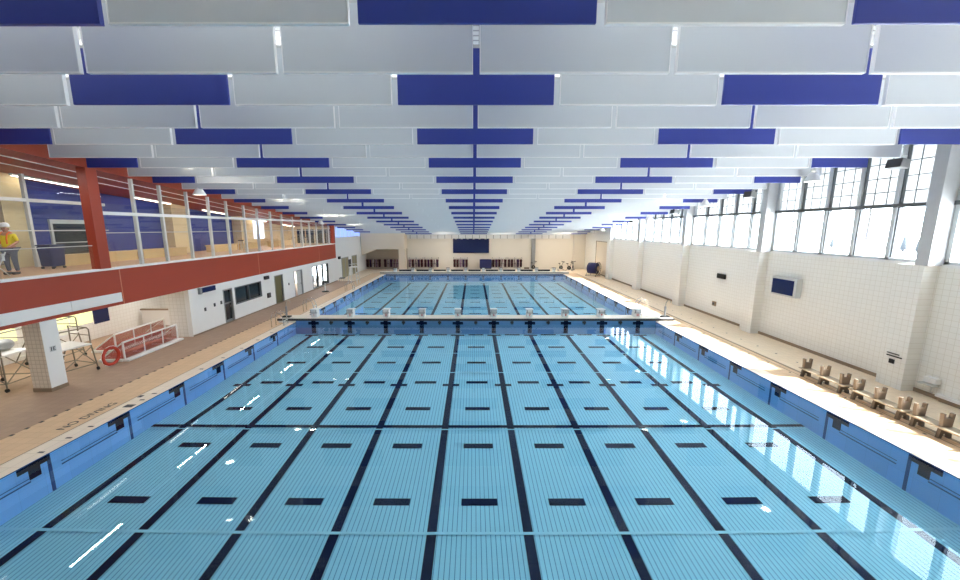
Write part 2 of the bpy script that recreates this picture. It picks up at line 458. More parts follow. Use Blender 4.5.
# ------------------------------------------------------------------ far wall
FY = 54.7
m = MB(); m.box(-16.2, 16.35, FY, FY+.3, 0, 9); m.box(8.2, 8.75, FY-.35, FY, 0, 5.3, 1); m.box(14.2, 14.5, FY-.5, FY, 0, 5.3)
struct(m.build('wall_far', [M['offwhite'], M['grey']]))
m = MB(); m.prism([(-15.6, 2.2), (-13.7, 3.0), (-9.7, 3.0), (-9.7, 5.2), (-15.6, 5.2)], 'Y', 52.2, FY)
struct(m.build('trim_stair_soffit', M['cream']))
m = MB(); m.prism([(-15.6, 0), (-9.7, 0), (-9.7, 3.0), (-13.7, 3.0), (-15.6, 2.2)], 'Y', FY-.03, FY); struct(m.build('wall_far_shade', mat('taupe_shade', (190, 178, 158), .7)))  # shade under the stair soffit painted as a darker sheet on the wall
m = MB(); m.box(-10.5, -9.55, 52.4, 53.2, 0, 3.0); struct(m.build('column', M['cream']))
m = MB(); m.box(-9.6, 13.7, 54.3, 54.6, 4.4, 4.93)
for i in range(23):
    x = -9.2+i*.99; m.box(x, x+.05, 54.25, 54.32, 4.4, 4.93, 1)
struct(m.build('trim_3', [M['white'], M['dark_frame']]))

# ------------------------------------------------------------------ left side
LX, BEAM0, BEAM1, BEND = -15.5, 2.6, 4.2, 42.15
# lower white wall with door and window openings
ops = [(22.75, 23.65, 0, 2.15), (23.9, 26.95, 1.0, 2.12), (28.8, 30.1, 0, 2.25), (32.0, 33.6, 0, 2.25), (35.7, 39.7, .12, 2.25)]
m = MB(); y = 20.0
for a, b, z0, z1 in ops:
    m.box(LX-.25, LX, y, a, 0, BEAM0); m.box(LX-.25, LX, a, b, z1, BEAM0)
    if z0: m.box(LX-.25, LX, a, b, 0, z0)
    y = b
m.box(LX-.25, LX, y, BEND, 0, BEAM0)
m.box(LX-.45, LX-.2, BEND, 55, 0, 7.6)
struct(m.build('wall_left', M['white']))
m = MB(); m.box(-16.7, LX-.25, 20.0, 20.2, 0, BEAM0); m.box(-16.7, -16.5, 20.2, 24, 0, BEAM0); struct(m.build('wall_left_return', M['tile_wall_x']))
m = MB(); m.box(-20.5, -16.7, 24, 24.2, 0, BEAM0); struct(m.build('wall_recess_end', M['tile_wall_x']))
m = MB(); m.box(-20.7, -20.5, -3, 42, 0, 3.94); struct(m.build('wall_recess_back', M['tile_wall']))
m = MB(); m.box(-24, 16.3, -3.2, -3, 0, 12); struct(m.build('wall_back', M['offwhite']))
m = MB(); m.box(-16.5, LX-.02, 42.0, BEND, 0, BEAM0); struct(m.build('wall_left_end', M['white']))
m = MB(); m.box(-20, LX-.26, 20.2, 20.25, 0, BEAM0) if False else m.box(-19.5, -19.4, 24.2, 42, 0, BEAM0); struct(m.build('wall_left_rooms', M['offwhite']))
m = MB(); m.box(LX-.0, LX+.03, 20.0, BEND, 0, .08)
struct(m.build('baseboard_left', M['baseboard']))
# doors and windows of the lower wall
d = MB(); d.box(-.06, .0, 0, .9, 0, 2.15); 
def door(n, y0, y1, z1, mt, fr, leaf):
    e = empty('door_%d' % n, (LX-.12, y0, 0), '', ''); del e['label'], e['category']; struct(e)
    m = MB(); m.box(-.1, .14, 0, .07, 0, z1); m.box(-.1, .14, y1-y0-.07, y1-y0, 0, z1); m.box(-.1, .14, .07, y1-y0-.07, z1-.07, z1)
    struct(m.build('door_frame', fr, e))
    m = MB(); a, b = leaf; m.box(-.04, .01, a, b, .01, z1-.07); struct(m.build('door_leaf', mt, e))
    m = MB(); m.box(.01, .06, b-.14, b-.1, .95, 1.08); struct(m.build('door_handle', M['chrome'], e))
    return e
e = door(1, 22.75, 23.65, 2.15, M['dark_glass'], M['grey'], (.07, .83))
m = MB(); m.box(.01, .03, .07, .83, 1.2, 1.28); m.box(.01, .03, .07, .83, .02, .2); struct(m.build('door_rail', M['grey'], e))
door(2, 28.8, 30.1, 2.25, M['olive'], M['grey'], (.07, 1.23))
door(3, 32.0, 33.6, 2.25, M['frame'], M['grey'], (.8, 1.53))
def lwin(n, y0, y1, z0, z1, k, mt):
    e = empty('window_%d' % n, (LX-.1, y0, z0), '', ''); del e['label'], e['category']; struct(e)
    h = z1-z0; w = y1-y0; m = MB()
    m.box(-.1, .12, 0, w, 0, .06); m.box(-.1, .12, 0, w, h-.06, h)
    for j in range(k+1):
        y = min(max(w*j/k, .03), w-.03); m.box(-.1, .12, y-.03, y+.03, .06, h-.06)
    struct(m.build('window_frame', M['dark_frame'], e))
    m = MB(); m.box(-.02, 0, .03, w-.03, .03, h-.03); struct(m.build('window_pane', mt, e))
    return e
lwin(7, 23.9, 26.95, 1.0, 2.12, 2, M['dark_glass'])
lwin(8, 35.7, 39.7, .12, 2.25, 3, M['glass'])
# doors on the wall beyond the beam
for n, (y0, y1) in enumerate(((44.4, 46.8), (48.2, 50.2))):
    e = empty('door_%d' % (n+4), (LX-.2, y0, 0), '', ''); del e['label'], e['category']; struct(e)
    w = y1-y0; m = MB(); m.box(0, .05, 0, .1, 0, 2.4); m.box(0, .05, w-.1, w, 0, 2.4); m.box(0, .05, w/2-.05, w/2+.05, 0, 2.4); m.box(0, .05, .1, w-.1, 2.3, 2.4)
    struct(m.build('door_frame', M['grey'], e))
    m = MB(); m.box(0, .02, .1, w-.1, 0, 2.3); struct(m.build('door_leaf', mat('pale_door_glass', (176, 168, 140), .2), e))
e = empty('door_6', (RX-.03, 44.3, 0), '', ''); del e['label'], e['category']; struct(e)
m = MB(); m.box(0, .02, 0, 5.4, 0.02, 4.2); struct(m.build('door_leaf', M['cream'], e))
m = MB(); m.box(-.03, 0, 0, .08, 0, 4.25); m.box(-.03, 0, 5.32, 5.4, 0, 4.25); m.box(-.03, 0, .08, 5.32, 4.17, 4.25); struct(m.build('door_frame', M['baseboard'], e))
# high bluish window strip over the far left doors
e = empty('window_9', (LX-.19, 43.0, 4.75), '', ''); del e['label'], e['category']; struct(e)
m = MB()
for j in range(8): m.box(0, .06, j*1.28, j*1.28+.1, 0, 1.5)
m.box(0, .06, 0, 9.06, 0, .08); struct(m.build('window_frame', M['white'], e))
m = MB(); m.box(0, .03, 0, 9.0, .05, 1.5); struct(m.build('window_pane', emit_mat('bluish_daylit_glass', (140, 165, 232), .75), e))

# red beam with white cap and white panel band
m = MB(); m.box(LX-.25, LX+.0, -3, BEND, BEAM0, BEAM1-.06)
for y in (4.5, 16.25, 26.9, 37.6): m.box(LX, LX+.012, y-.02, y+.02, BEAM0, BEAM1-.06, 1)
struct(m.build('trim_4', [M['red'], mat('red_joint', (206, 128, 100), .5)]))
m = MB(); m.box(LX-.3, LX+.06, -3, BEND, BEAM1-.06, BEAM1+.02); struct(m.build('trim_5', M['white']))
m = MB()
for y in (2.0, 5.4, 8.8, 12.15): m.box(LX, LX+.05, y, y+ (3.36 if y < 12 else 1.9), 2.74, 3.13); 
m.box(LX, LX+.05, 14.07, 16.15, 2.74, 3.13)
struct(m.build('trim_6', M['white']))
# gallery floor, soffit, ends
m = MB(); m.box(-24, LX-.3, -3, BEND, 3.95, 4.2); struct(m.build('floor_gallery', M['gal_floor']))
m = MB(); m.box(-24, LX-.25, -3, BEND, BEAM0+.05, BEAM0+.12); struct(m.build('ceiling_recess', M['offwhite']))
GB = -20.6
m = MB(); m.box(GB-.2, GB, -3, 34.6, 4.2, 10); struct(m.build('wall_gallery_back', M['blue_wall']))
m = MB(); m.box(GB-.2, GB, 34.6, 35.2, 4.2, 9); m.box(GB-.2, GB, 37.4, BEND, 4.2, 9); m.box(GB-.2, GB, 35.2, 37.4, 4.2, 4.9)
m.box(GB, LX-.3, BEND-.1, BEND, 4.2, 8.6)
struct(m.build('wall_gallery_end', M['tan_col']))
m = MB(); m.box(GB-.15, GB-.1, 35.2, 37.4, 4.9, 9); struct(m.build('window_10', emit_mat('gallery_bright_window', (214, 226, 255), 1.6)))
m = MB(); m.box(LX-.3, LX+.02, BEND-.5, BEND, BEAM1+.02, zb(BEND)+.6); struct(m.build('trim_7', M['red']))
m = MB()
for j in range(4): x = -19.6+j*1.0; m.box(x, x+.85, BEND-.13, BEND-.1, 4.25, 5.75)
struct(m.build('window_11', M['dark_glass']))
def gz(y): return 9.0 - .0825*(y-6.4)
m = MB(); m.hexa([(-24,-3,gz(-3)), (LX-.05,-3,gz(-3)), (LX-.05,BEND,gz(BEND)), (-24,BEND,gz(BEND)),
                  (-24,-3,gz(-3)+.2), (LX-.05,-3,gz(-3)+.2), (LX-.05,BEND,gz(BEND)+.2), (-24,BEND,gz(BEND)+.2)])
struct(m.build('ceiling_gallery', M['red_soffit']))
m = MB(); m.hexa([(LX-.2,-3,gz(-3)), (LX,-3,gz(-3)), (LX,BEND,gz(BEND)), (LX-.2,BEND,gz(BEND)),
                  (LX-.2,-3,gz(-3)+2.2), (LX,-3,gz(-3)+2.2), (LX,BEND,gz(BEND)+2.2), (LX-.2,BEND,gz(BEND)+2.2)])
struct(m.build('wall_left_upper', M['red_soffit']))
# main gallery glazing
MUL = [17.57, 19.09, 20.83, 22.49, 24.09, 25.88, 27.44, 29.2, 30.89, 32.7, 34.4, 35.98, 37.6, 39.2, 40.72]
m = MB()
for y in MUL: m.box(LX-.2, LX-.06, y-.05, y+.05, BEAM1+.02, gz(y))
struct(m.build('window_12', M['frame']))
m = MB(); m.box(LX-.05, LX+.02, 15.9, BEND-.5, 6.43, 6.57); struct(m.build('trim_8', M['white']))
m = MB(); m.box(LX-.14, LX-.12, 15.9, BEND-.5, BEAM1+.02, 6.9); struct(m.build('window_13', M['glass']))
m = MB(); m.box(-24, LX+.02, 15.45, 15.9, BEAM1, gz(15.5)) if False else m.box(LX-.35, LX+.02, 15.45, 15.9, BEAM1+.02, gz(15.5)); struct(m.build('column', M['red']))
m = MB(); m.box(LX-.62, LX-.56, 16, BEND-.6, 5.66, 5.70)
for y in MUL[::2]: m.box(LX-.61, LX-.57, y+.62, y+.65, 4.2, 5.66)
tag(m.build('handrail', M['frame']), 'long pale handrail behind the gallery glazing above the red beam', 'handrail')
# near terrace glazing (set back) and balustrade
m = MB()
for y in (12.5, 16.55, 19.6): m.box(-19.4, -19.25, y-.05, y+.05, 4.2, gz(y))
m.box(-19.4, -19.25, 5, 20, 7.0, 7.14); m.box(-19.4, -19.25, 5, 20, 5.75, 5.80); 
struct(m.build('window_14', M['frame']))
m = MB(); m.box(-19.33, -19.32, 5, 20, 4.2, 9); struct(m.build('window_15', M['glass']))
g = empty('glass_balustrade', (LX-.1, 11, 4.22), 'clear glass balustrade along the open terrace beside the red post', 'balustrade')
for a, b in ((-6, -1.85), (-1.8, 1.25), (1.3, 4.35)):
    m = MB(); m.box(-.01, .01, a, b, 0, .95); m.build('glass_panel', M['glass'], g)
    m = MB(); m.box(-.02, .02, a, b, .95, .98); m.build('top_rail', M['frame'], g)
# tan gallery columns
for y0, y1 in ((16.1, 16.95), (25.1, 26.7), (32.4, 34.2)):
    m = MB(); m.box(GB, GB+.75, y0, y1, 4.2, gz(y0)); struct(m.build('column', M['tan_col']))

# lower left column under the balcony
m = MB(); m.box(-16.15, -15.5, 12.95, 13.5, 0, BEAM0+.02); m.box(-15.5, -15.49, 12.95, 13.5, 0, BEAM0, 1)
m.box(-16.16, -15.48, 12.93, 13.52, 0, .14, 2)
struct(m.build('column', [M['tile_col'], M['white'], M['baseboard']]))

e = empty('column_sign', (-15.49, 13.22, 1.55), 'small dark lettering plate on the white face of the tiled column', 'sign')
m = MB(); m.box(0, .008, -.1, .1, -.1, .1); m.build('plate', M['frame'], e)
m = MB(); m.box(.008, .012, -.07, -.04, -.07, .07); m.box(.008, .012, .0, .02, -.07, .07); m.box(.008, .012, .02, .07, .045, .07); m.box(.008, .012, .02, .06, -.01, .015); m.box(.008, .012, .02, .07, -.07, -.045); m.build('lettering', M['dark'], e)

# ------------------------------------------------------------------ ceiling
m = MB()
def rz(y): return zb(y)+1.85
m.hexa([(-15.7,-3,rz(-3)), (16.35,-3,rz(-3)), (16.35,55,rz(55)), (-15.7,55,rz(55)), (-15.7,-3,rz(-3)+.3), (16.35,-3,rz(-3)+.3), (16.35,55,rz(55)+.3), (-15.7,55,rz(55)+.3)])
struct(m.build('ceiling', M['roof']))
PITCH, BW, BH = 3.81, 3.66, 1.22
rowY = [6.4+1.534*k for k in range(32)]
cache = {}; trims = {}
def baffle(row, xa, xb, blue, label):
    y = rowY[row]; w = round(xb-xa, 2); key = (w, blue)
    if key not in cache:
        m = MB(); m.box(-w/2, w/2, -.03, .03, 0, BH)
        o = m.build('ceiling_baffle', M['blue_panel' if blue else 'white_panel'], bevel=.012); cache[key] = o
        m = MB(); m.box(-w/2-.01, w/2+.01, -.04, .04, -.012, .012)
        for sx in (-w/2-.01, w/2-.006): m.box(sx, sx+.016, -.04, .04, .012, BH)
        trims[key] = m.build('edge_trim', M['edge_trim' if not blue else 'blue_panel'], o)
    else:
        o = cache[key].copy(); COL.objects.link(o)
        if row < 12 and not blue: t = trims[key].copy(); t.parent = o; COL.objects.link(t)
    o.location = ((xa+xb)/2-.1, y, zb(y))
    tag(o, label, 'ceiling baffle', 'blue ceiling baffles' if blue else 'white ceiling baffles')
for r in range(32):
    rn = ORD[r+1]
    if r % 2 == 0:
        for i in range(-4, 5):
            c = i*PITCH; xa, xb = max(-15.45, c-BW/2), min(15.6, c+BW/2); blue = i % 2 == 0
            pos = 'in the middle' if i == 0 else '%s %s of the middle one' % (ORD[abs(i)], 'left' if i < 0 else 'right')
            baffle(r, xa, xb, blue, '%s ceiling baffle %s in the %s row from the front' % ('blue' if blue else 'white', pos, rn))
    else:
        for i in range(-4, 4):
            c = (i+.5)*PITCH; k = -i if i < 0 else i+1
            baffle(r, c-BW/2, c+BW/2, False, 'white ceiling baffle %s %s of the centre gap in the %s row from the front' % (ORD[k], 'left' if i < 0 else 'right', rn))
m = MB()
for y in rowY[:22]: m.box(-15.5, 15.5, y+.05, y+.09, zb(y)+BH+.03, zb(y)+BH+.09)
for i in range(-4, 5): 
    x = i*PITCH+PITCH/2
    m.hexa([(x-.06,4,rz(4)-.25), (x+.06,4,rz(4)-.25), (x+.06,54,rz(54)-.25), (x-.06,54,rz(54)-.25), (x-.06,4,rz(4)), (x+.06,4,rz(4)), (x+.06,54,rz(54)), (x-.06,54,rz(54))])
struct(m.build('trim_ceiling_rails', M['frame']))

# ------------------------------------------------------------------ bulkhead and starting blocks
b = empty('pool_bulkhead', (0, BK0, 0), 'long pale bulkhead with dark front edge dividing the two pools', 'bulkhead')
m = MB(); m.box(-12.45, 12.45, 0, BK1-BK0, .16, .26); m.build('deck_top', M['offwhite'], b)
m = MB(); m.box(-12.5, 12.5, -.1, 0, .12, .25); m.build('front_edge', M['dark'], b)
m = MB(); m.box(-PX+.02, PX-.02, .05, BK1-BK0-.05, -1.2, .16); m.build('body', mat('bulkhead_blue', (112, 160, 206), .5), b)
m = MB(); m.box(-12.45, -PX+.02, -.05, .7, .002, .12); m.box(PX-.02, 12.45, -.05, .7, .002, .12); m.build('end_support', M['white'], b)
for i in range(10):
    x = (i-4.5)*L_W
    m = MB(); m.box(x-.13, x+.13, .02, .05, -.72, .08); m.box(x-.33, x+.33, .03, .05, -.16, .02); m.build('lane_target', M['lane'], b)
for i in range(9):
    x = (i-4)*L_W
    m = MB(); m.box(x-.1, x+.1, -.06, .05, -.06, .06); m.box(x-.04, x+.04, -.1, -.05, -.12, .1); m.build('rope_anchor', M['dark'], b)

def make_block(dark):
    e = empty('starting_block', (0,0,0), '', 'starting block')
    m = MB(); m.prism([(-.3, 0), (.22, 0), (.16, .42), (-.28, .5)], 'X', -.18, .18); m.build('pedestal', M['white'], e, bevel=.015)
    m = MB(); m.hexa([(-.22,-.36,.505), (.22,-.36,.505), (.22,.3,.44), (-.22,.3,.44), (-.22,-.36,.565), (.22,-.36,.565), (.22,.3,.50), (-.22,.3,.50)])
    m.build('platform', M['dark'] if dark else M['white'], e, bevel=.015)
    m = MB(); m.box(-.23, .23, -.37, -.3, .30, .335); m.box(-.18, -.15, -.37, -.33, .335, .5); m.box(.15, .18, -.37, -.33, .335, .5); m.build('back_step', M['grey'], e)
    return e
blk = make_block(False)
for i in range(10):
    o = blk if i == 0 else copy_tree(blk)
    o.location = ((i-4.5)*L_W, BK0+.48, .26)
    tag(o, 'white starting block numbered %d, %s from the left on the middle bulkhead' % (i+1, ORD[i+1]), 'starting block', 'starting blocks on the bulkhead')
    text('number', str(i+1), .22, M['red_num'], [c for c in o.children if c.name.startswith('pedestal')][0], (0, -.305, .17), (pi/2, 0, 0), .004)
p = empty('end_platform', (0, END+.05, 0), 'low pale starting platform along the far end of the pool', 'platform')
m = MB(); m.box(-12.2, 12.2, 0, .7, .22, .30); m.build('platform_top', M['offwhite'], p)
m = MB(); m.box(-12.2, 12.2, .06, .68, .002, .22); m.build('front_panel', M['brown'], p)
m = MB(); m.box(-12.2, 12.2, .01, .05, .02, .12); m.build('lower_rail', M['offwhite'], p)
e = empty('deck_barrier', (0, END+1.15, 0), 'low barrier of dark panels with pale top rail behind the far starting blocks', 'barrier')
m = MB(); m.box(-11.6, 11.6, -.05, .07, .5, .56); m.build('top_rail', M['offwhite'], e)
for i in range(9): x = (i-4)*L_W; m = MB(); m.box(x-.80, x+.80, 0, .04, .002, .5); m.build('panel', M['dark'], e)
blk2 = make_block(True)
for i in range(10):
    o = blk2 if i == 0 else copy_tree(blk2)
    o.location = ((i-4.5)*L_W, END+.42, .30)
    tag(o, 'dark-topped starting block, %s from the left along the far pool end' % ORD[i+1], 'starting block', 'starting blocks at the far end')

# grab rails and ladders
def grab(x, y, label, z=0):
    e = empty('pool_ladder', (x, y, z), label, 'pool ladder', 'chrome pool ladders')
    s = 1 if x < 0 else -1
    for k in (-.25, .25):
        pts = [(-.3*s, k, 0), (-.3*s, k, .6), (-.2*s, k, .82), (0, k, .9), (.25*s, k, .82), (.4*s, k, .55), (.45*s, k, .1)]
        m = MB(); m.tube(pts, .024, 8); m.build('rail', M['chrome'], e, True)
    for z2 in (.35, .1):
        m = MB(); m.box(min(.38*s, .46*s), max(.38*s, .46*s), -.25, .25, z2, z2+.03); m.build('step', M['frame'], e)
grab(-12.0, 22.3, 'chrome pool ladder on the left deck just before the bulkhead')
grab(-12.0, 26.6, 'chrome pool ladder on the left deck just beyond the bulkhead')
grab(12.0, 26.6, 'chrome pool ladder on the right deck just beyond the bulkhead')
grab(-12.0, 35.5, 'chrome pool ladder on the left deck beside the lifeguard chair')
def post(x, y, label, z):
    e = empty('winch_post', (x, y, z), label, 'winch', 'bulkhead winch posts')
    m = MB(); m.box(-.25, .25, -.15, .15, 0, .08); m.build('base', M['black'], e)
    m = MB(); m.tube([(0,0,.08), (0,0,.7)], .06); m.build('pillar_tube', M['grey'], e)
    m = MB(); m.tube([(0,0,.66), (.02,0,.95), (.12,0,1.1), (.25,0,1.1), (.3,0,.95)], .025); m.build('crank_handle', M['steel'], e)
post(-12.1, 23.55, 'grey winch post on the left end of the bulkhead', .26)
post(12.1, 23.55, 'grey winch post on the right end of the bulkhead', .26)

# ------------------------------------------------------------------ benches on the right deck
def make_bench(ys, label):
    y0 = sum(ys)/len(ys)
    e = empty('poolside_bench', (13.2, y0, 0), label, 'bench', 'benches on the right deck')
    L0, L1 = min(ys)-y0-.15, max(ys)-y0+.15
    m = MB(); m.box(-.20, .20, L0, L1, .30, .345); m.build('seat_plank', M['plank'], e, bevel=.008)
    for y in ys:
        yy = y-y0
        m = MB(); m.prism([(-.19,.004), (-.10,.004), (-.07,.14), (.07,.14), (.10,.004), (.19,.004), (.15,.30), (-.15,.30)], 'Y', yy-.045, yy+.045)
        m.build('leg', mat('dark_brown_plastic', (82, 70, 60), .55) if 'dbp' not in M else M['dbp'], e)
        m = MB(); m.prism([(-.14,.345), (.14,.345), (.17,.74), (.10,.74), (.085,.60), (-.085,.60), (-.10,.74), (-.17,.74)], 'Y', yy-.045, yy+.045)
        m.build('upright', M['brown'], e)
M['dbp'] = mat('dark_brown_plastic', (84, 72, 62), .55)
make_bench([14.4, 13.62, 12.85], 'brown-legged grey plank bench farthest from the viewer on the right deck')
make_bench([12.35, 11.66, 10.95], 'brown-legged grey plank bench in the middle of the right deck row')
make_bench([10.55, 9.9, 9.1], 'brown-legged grey plank bench nearest the viewer on the right deck')

# ------------------------------------------------------------------ right wall fittings
e = empty('wall_display', (15.86, 19.1, 2.45), 'dark blue wall display in a silver housing between two right-hand pillars', 'display')
m = MB(); m.box(-.12, .14, -.78, .78, 0, .95); m.build('housing', M['frame'], e, bevel=.01)
m = MB(); m.box(-.135, -.12, -.62, .72, .08, .84); m.build('screen', M['screen'], e)
m = MB(); m.box(15.9, 16.0, 23.9, 24.7, 2.65, 2.95); tag(m.build('wall_speaker', M['black'], bevel=.01), 'small black box high on the white wall between the second and third pillars', 'speaker')
m = MB(); m.box(15.93, 16.0, 24.6, 24.95, .75, 1.05); m.box(15.91, 15.93, 24.68, 24.87, .82, .98, 1)
tag(m.build('wall_outlet', [M['baseboard'], M['dark']], bevel=.008), 'brown outlet box low on the right wall under the small black box', 'outlet')
e = empty('wall_sign', (15.48, 13.48, .9), 'black label sign and outlet on the foot of the nearest right-hand pillar', 'sign')
m = MB(); m.box(-.02, .02, -.08, .08, 0, .16); m.build('outlet', M['black'], e)
m = MB(); m.box(-.01, .02, -.3, .2, .26, .3); m.box(-.01, .02, -.2, .2, .36, .39); m.build('lettering', M['black'], e)
e = empty('wash_basin', (15.98, 12.5, .1), 'small white wall unit with a tray beside the nearest pillar', 'basin'); e.scale = (.62, .62, .8)
m = MB(); m.box(-.3, 0, -.3, .3, .55, .8); m.build('cabinet', M['white'], e, bevel=.02)
m = MB(); m.box(-.4, 0, -.25, .5, .42, .47); m.build('tray', M['frame'], e)
m = MB(); m.tube([(-.1,0,.42), (-.1,0,.1), (0,0,.1)], .03); m.build('drain_pipe', M['frame'], e)
m = MB(); m.box(15.82, 15.98, 6.0, 12.3, .14, .25); m.box(15.85, 15.96, 6.1, 12.2, 0, .14, 1)
tag(m.build('wall_ledge', [M['white'], M['baseboard']], bevel=.015), 'long low white ledge at the foot of the right wall', 'ledge')
m = MB(); m.box(15.97, 16, 9.6, 11.4, 1.28, 1.31); m.box(15.94, 16, 11.4, 11.5, 1.25, 1.33)
tag(m.build('wall_rail', M['dark']), 'thin dark rail on the tiled wall above the white ledge', 'rail')

# speakers at the pillars, pendant lamps
def make_speaker():
    e = empty('pillar_speaker', (0,0,0), '', 'speaker')
    m = MB(); m.hexa([(-.42,-.3,-.22), (.2,-.3,-.28), (.2,.3,-.28), (-.42,.3,-.22), (-.3,-.3,.2), (.26,-.3,.14), (.26,.3,.14), (-.3,.3,.2)])
    m.build('cabinet', mat('grey_speaker', (140, 142, 142), .5), e, bevel=.02)
    m = MB(); m.hexa([(-.45,-.28,-.2), (-.42,-.28,-.22), (-.42,.28,-.22), (-.45,.28,-.2), (-.33,-.28,.18), (-.3,-.28,.2), (-.3,.28,.2), (-.33,.28,.18)])
    m.build('grille', M['dark'], e)
    m = MB(); m.tube([(0,0,.1), (.1,0,.34), (.5,0,.36)], .025); m.build('bracket', M['frame'], e)
    return e
sp = make_speaker()
pn = ['nearest', 'second', 'third', 'fourth']
for i in range(4):
    o = sp if i == 0 else copy_tree(sp)
    o.location = [(14.75, 13.75, 8.13), (14.75, 20.8, 7.68), (14.9, 28.7, 7.1), (14.9, 36.0, 6.55)][i]
    o.rotation_euler = (0, 0, radians(15)); o.scale = (.72,)*3
    tag(o, 'grey loudspeaker hung at the %s right-hand pillar under the baffles' % (['first', 'second', 'third', 'fourth'][i]), 'loudspeaker', 'loudspeakers by the windows')
def make_pendant():
    e = empty('pendant_lamp', (0,0,0), '', 'lamp')
    m = MB(); m.lathe([(.30,0), (.31,.02), (.14,.34), (.1,.40), (.095,.38), (.13,.32), (.285,.01)], n=20, loop=True); m.build('shade', M['white'], e, True)
    m = MB(); m.lathe([(.09,.40), (.09,.52), (.03,.55)], n=14); m.build('housing', M['frame'], e, True)
    m = MB(); m.tube([(0,0,.54), (0,0,1.6)], .012, 6); m.build('stem', M['frame'], e)
    m = MB(); m.lathe([(.02,.03), (.2,.05), (.2,.10), (.08,.24)], n=14); m.build('bulb', M['bulb'], e, True)
    return e
M['bulb'] = emit_mat('lamp_bulb', (255, 246, 228), 20)
pd = make_pendant(); first = True
for side, X, YY in (('right', 14.5, [16.85, 24.4, 32.0, 39.8, 43.4, 47]), ('right', 12.0, [24.4, 32.0]), ('left', -12.6, [16.85, 24.4, 32, 39.7]), ('left', -11.5, [16.85, 24.4, 32]), ('left', -14.5, [20.3, 36])):
    for i, y in enumerate(YY):
        o = pd if first else copy_tree(pd); first = False
        o.location = (X, y, zb(y)-.30) if abs(X) > 14 else (X, y+(.35 if y < 30 else 0), zb(y)+.5)
        line = {14.5: 'beside the right windows', 12.0: 'in the inner right line', -12.6: 'in the inner left line', -11.5: 'in the innermost left line', -14.5: 'beside the gallery glazing'}[X]
        tag(o, 'white conical pendant lamp, %s from the front %s' % (ORD[i+1], line), 'pendant lamp', 'pendant lamps')
# ------------------------------------------------------------------ far end things
e = empty('scoreboard', (-.48, FY-.12, 2.33), 'large dark blue scoreboard on the far end wall', 'scoreboard')
m = MB(); m.box(-2.6, 2.6, -.1, .1, 0, 2.05); m.build('panel', M['screen'], e, bevel=.02)
m = MB()
for i in range(6): m.box(-2.3+i*.85, -2.05+i*.85, -.2, -.02, 1.98, 2.12)
m.build('lamp_bracket', M['frame'], e)
m = MB(); m.box(-.78, -.1, -.12, .12, 0, 1.4); o = m.build('storage_cabinet', M['navy'], bevel=.03, loc=(2.1, 53.3, .3)) if False else None
e = empty('storage_cabinet', (1.6, 53.6, 0), 'dark blue covered storage cart between the jacket racks', 'storage cart')
m = MB(); m.box(-.85, .85, -.4, .4, .28, 1.5); m.build('cover', M['navy'], e, bevel=.06)
m = MB(); m.box(-.8, .8, -.35, .35, .12, .27); m.build('base', M['dark'], e)
for x in (-.7, .7):
    for y in (-.3, .3):
        m = MB(); m.lathe([(.03,-.03), (.06,-.03), (.06,.03), (.03,.03)], (x, y, .062), 12, 'X'); m.build('wheel', M['black'], e)
def make_rack(w):
    e = empty('jacket_rack', (0,0,0), '', 'rack')
    m = MB(); m.tube([(-w/2,0,0), (w/2,0,0)], .022); m.build('hanging_rail', M['steel'], e)
    for s in (-1, 0, 1):
        m = MB(); m.tube([(s*(w/2-.05),0,0), (s*(w/2-.05),.4,0)], .02); m.box(s*(w/2-.05)-.05, s*(w/2-.05)+.05, .385, .4, -.1, .1); m.build('bracket', M['steel'], e)
    return e
def make_jacket(mt, mt2):
    m = MB()
    m.prism([(-.17,0), (.17,0), (.20,.3), (.17,.62), (.22,.95), (.14,1.08), (.06,1.02), (-.06,1.02), (-.14,1.08), (-.22,.95), (-.17,.62), (-.20,.3)], 'X', -.09, .09)
    m.prism([(-.21,.95), (-.13,1.09), (-.04,1.03), (-.03,0), (-.12,0), (-.14,.6)], 'X', -.11, -.088, 1)
    m.prism([(.03,0), (.13,0), (.14,.6), (.21,.95), (.13,1.09), (.10,.7)], 'X', -.108, -.088, 1)
    me = m.build('life_jacket', [mt, mt2], bevel=.02)
    m = MB(); m.box(-.115, .11, -.19, .19, .45, .5); m.build('strap', M['black'], me)
    m = MB(); m.tube([(0,0,1.0), (0,0,1.09), (.0,.05,1.13), (0,.02,1.165)], .008, 6); m.build('hanger', M['steel'], me)
    return me
rk = make_rack(2.1); first = True

protos = [make_jacket(M['maroon'], M['black']), make_jacket(M['navy'], M['maroon']), make_jacket(M['maroon'], M['white']), make_jacket(mat('pale_lilac_cloth', (190, 172, 190), .8), M['maroon'])]
used = [False]*4
cn = ['maroon', 'navy and maroon', 'maroon and white', 'pale']
groups = [(-14.55, 'under the stair soffit'), (-12.0, 'left of the cream column'), (-8.45, 'right of the cream column'), (-6.2, 'left of the pale wall shadow'),
          (-2.0, 'below the left half of the scoreboard'), (3.6, 'right of the blue cart'), (5.85, 'left of the grey wall column')]
pat = [[0,1,2,3,0], [0,2,1,3,3], [3,0,2,1,0], [0,1,0,2,1], [0,0,3,1,0], [0,1,0,2,0], [0,0,2,1,0]]
for gi, (x, where) in enumerate(groups):
    o = rk if gi == 0 else copy_tree(rk); o.location = (x, FY-.4, 1.6)
    tag(o, 'steel life jacket rack %s at the far wall' % where, 'rack', 'jacket racks at the far wall')
    for j in range(5):
        k = pat[gi][j]
        q = protos[k] if not used[k] else copy_tree(protos[k]); used[k] = True
        q.location = (x-.86+j*.43, FY-.4, .325); q.rotation_euler = (0, 0, radians(90+(14 if j % 2 else -12))); q.scale = (1, .82, 1.06)
        tag(q, '%s life jacket %s from the left %s' % (cn[k], ORD[j+1], where), 'life jacket', 'life jackets on the racks')

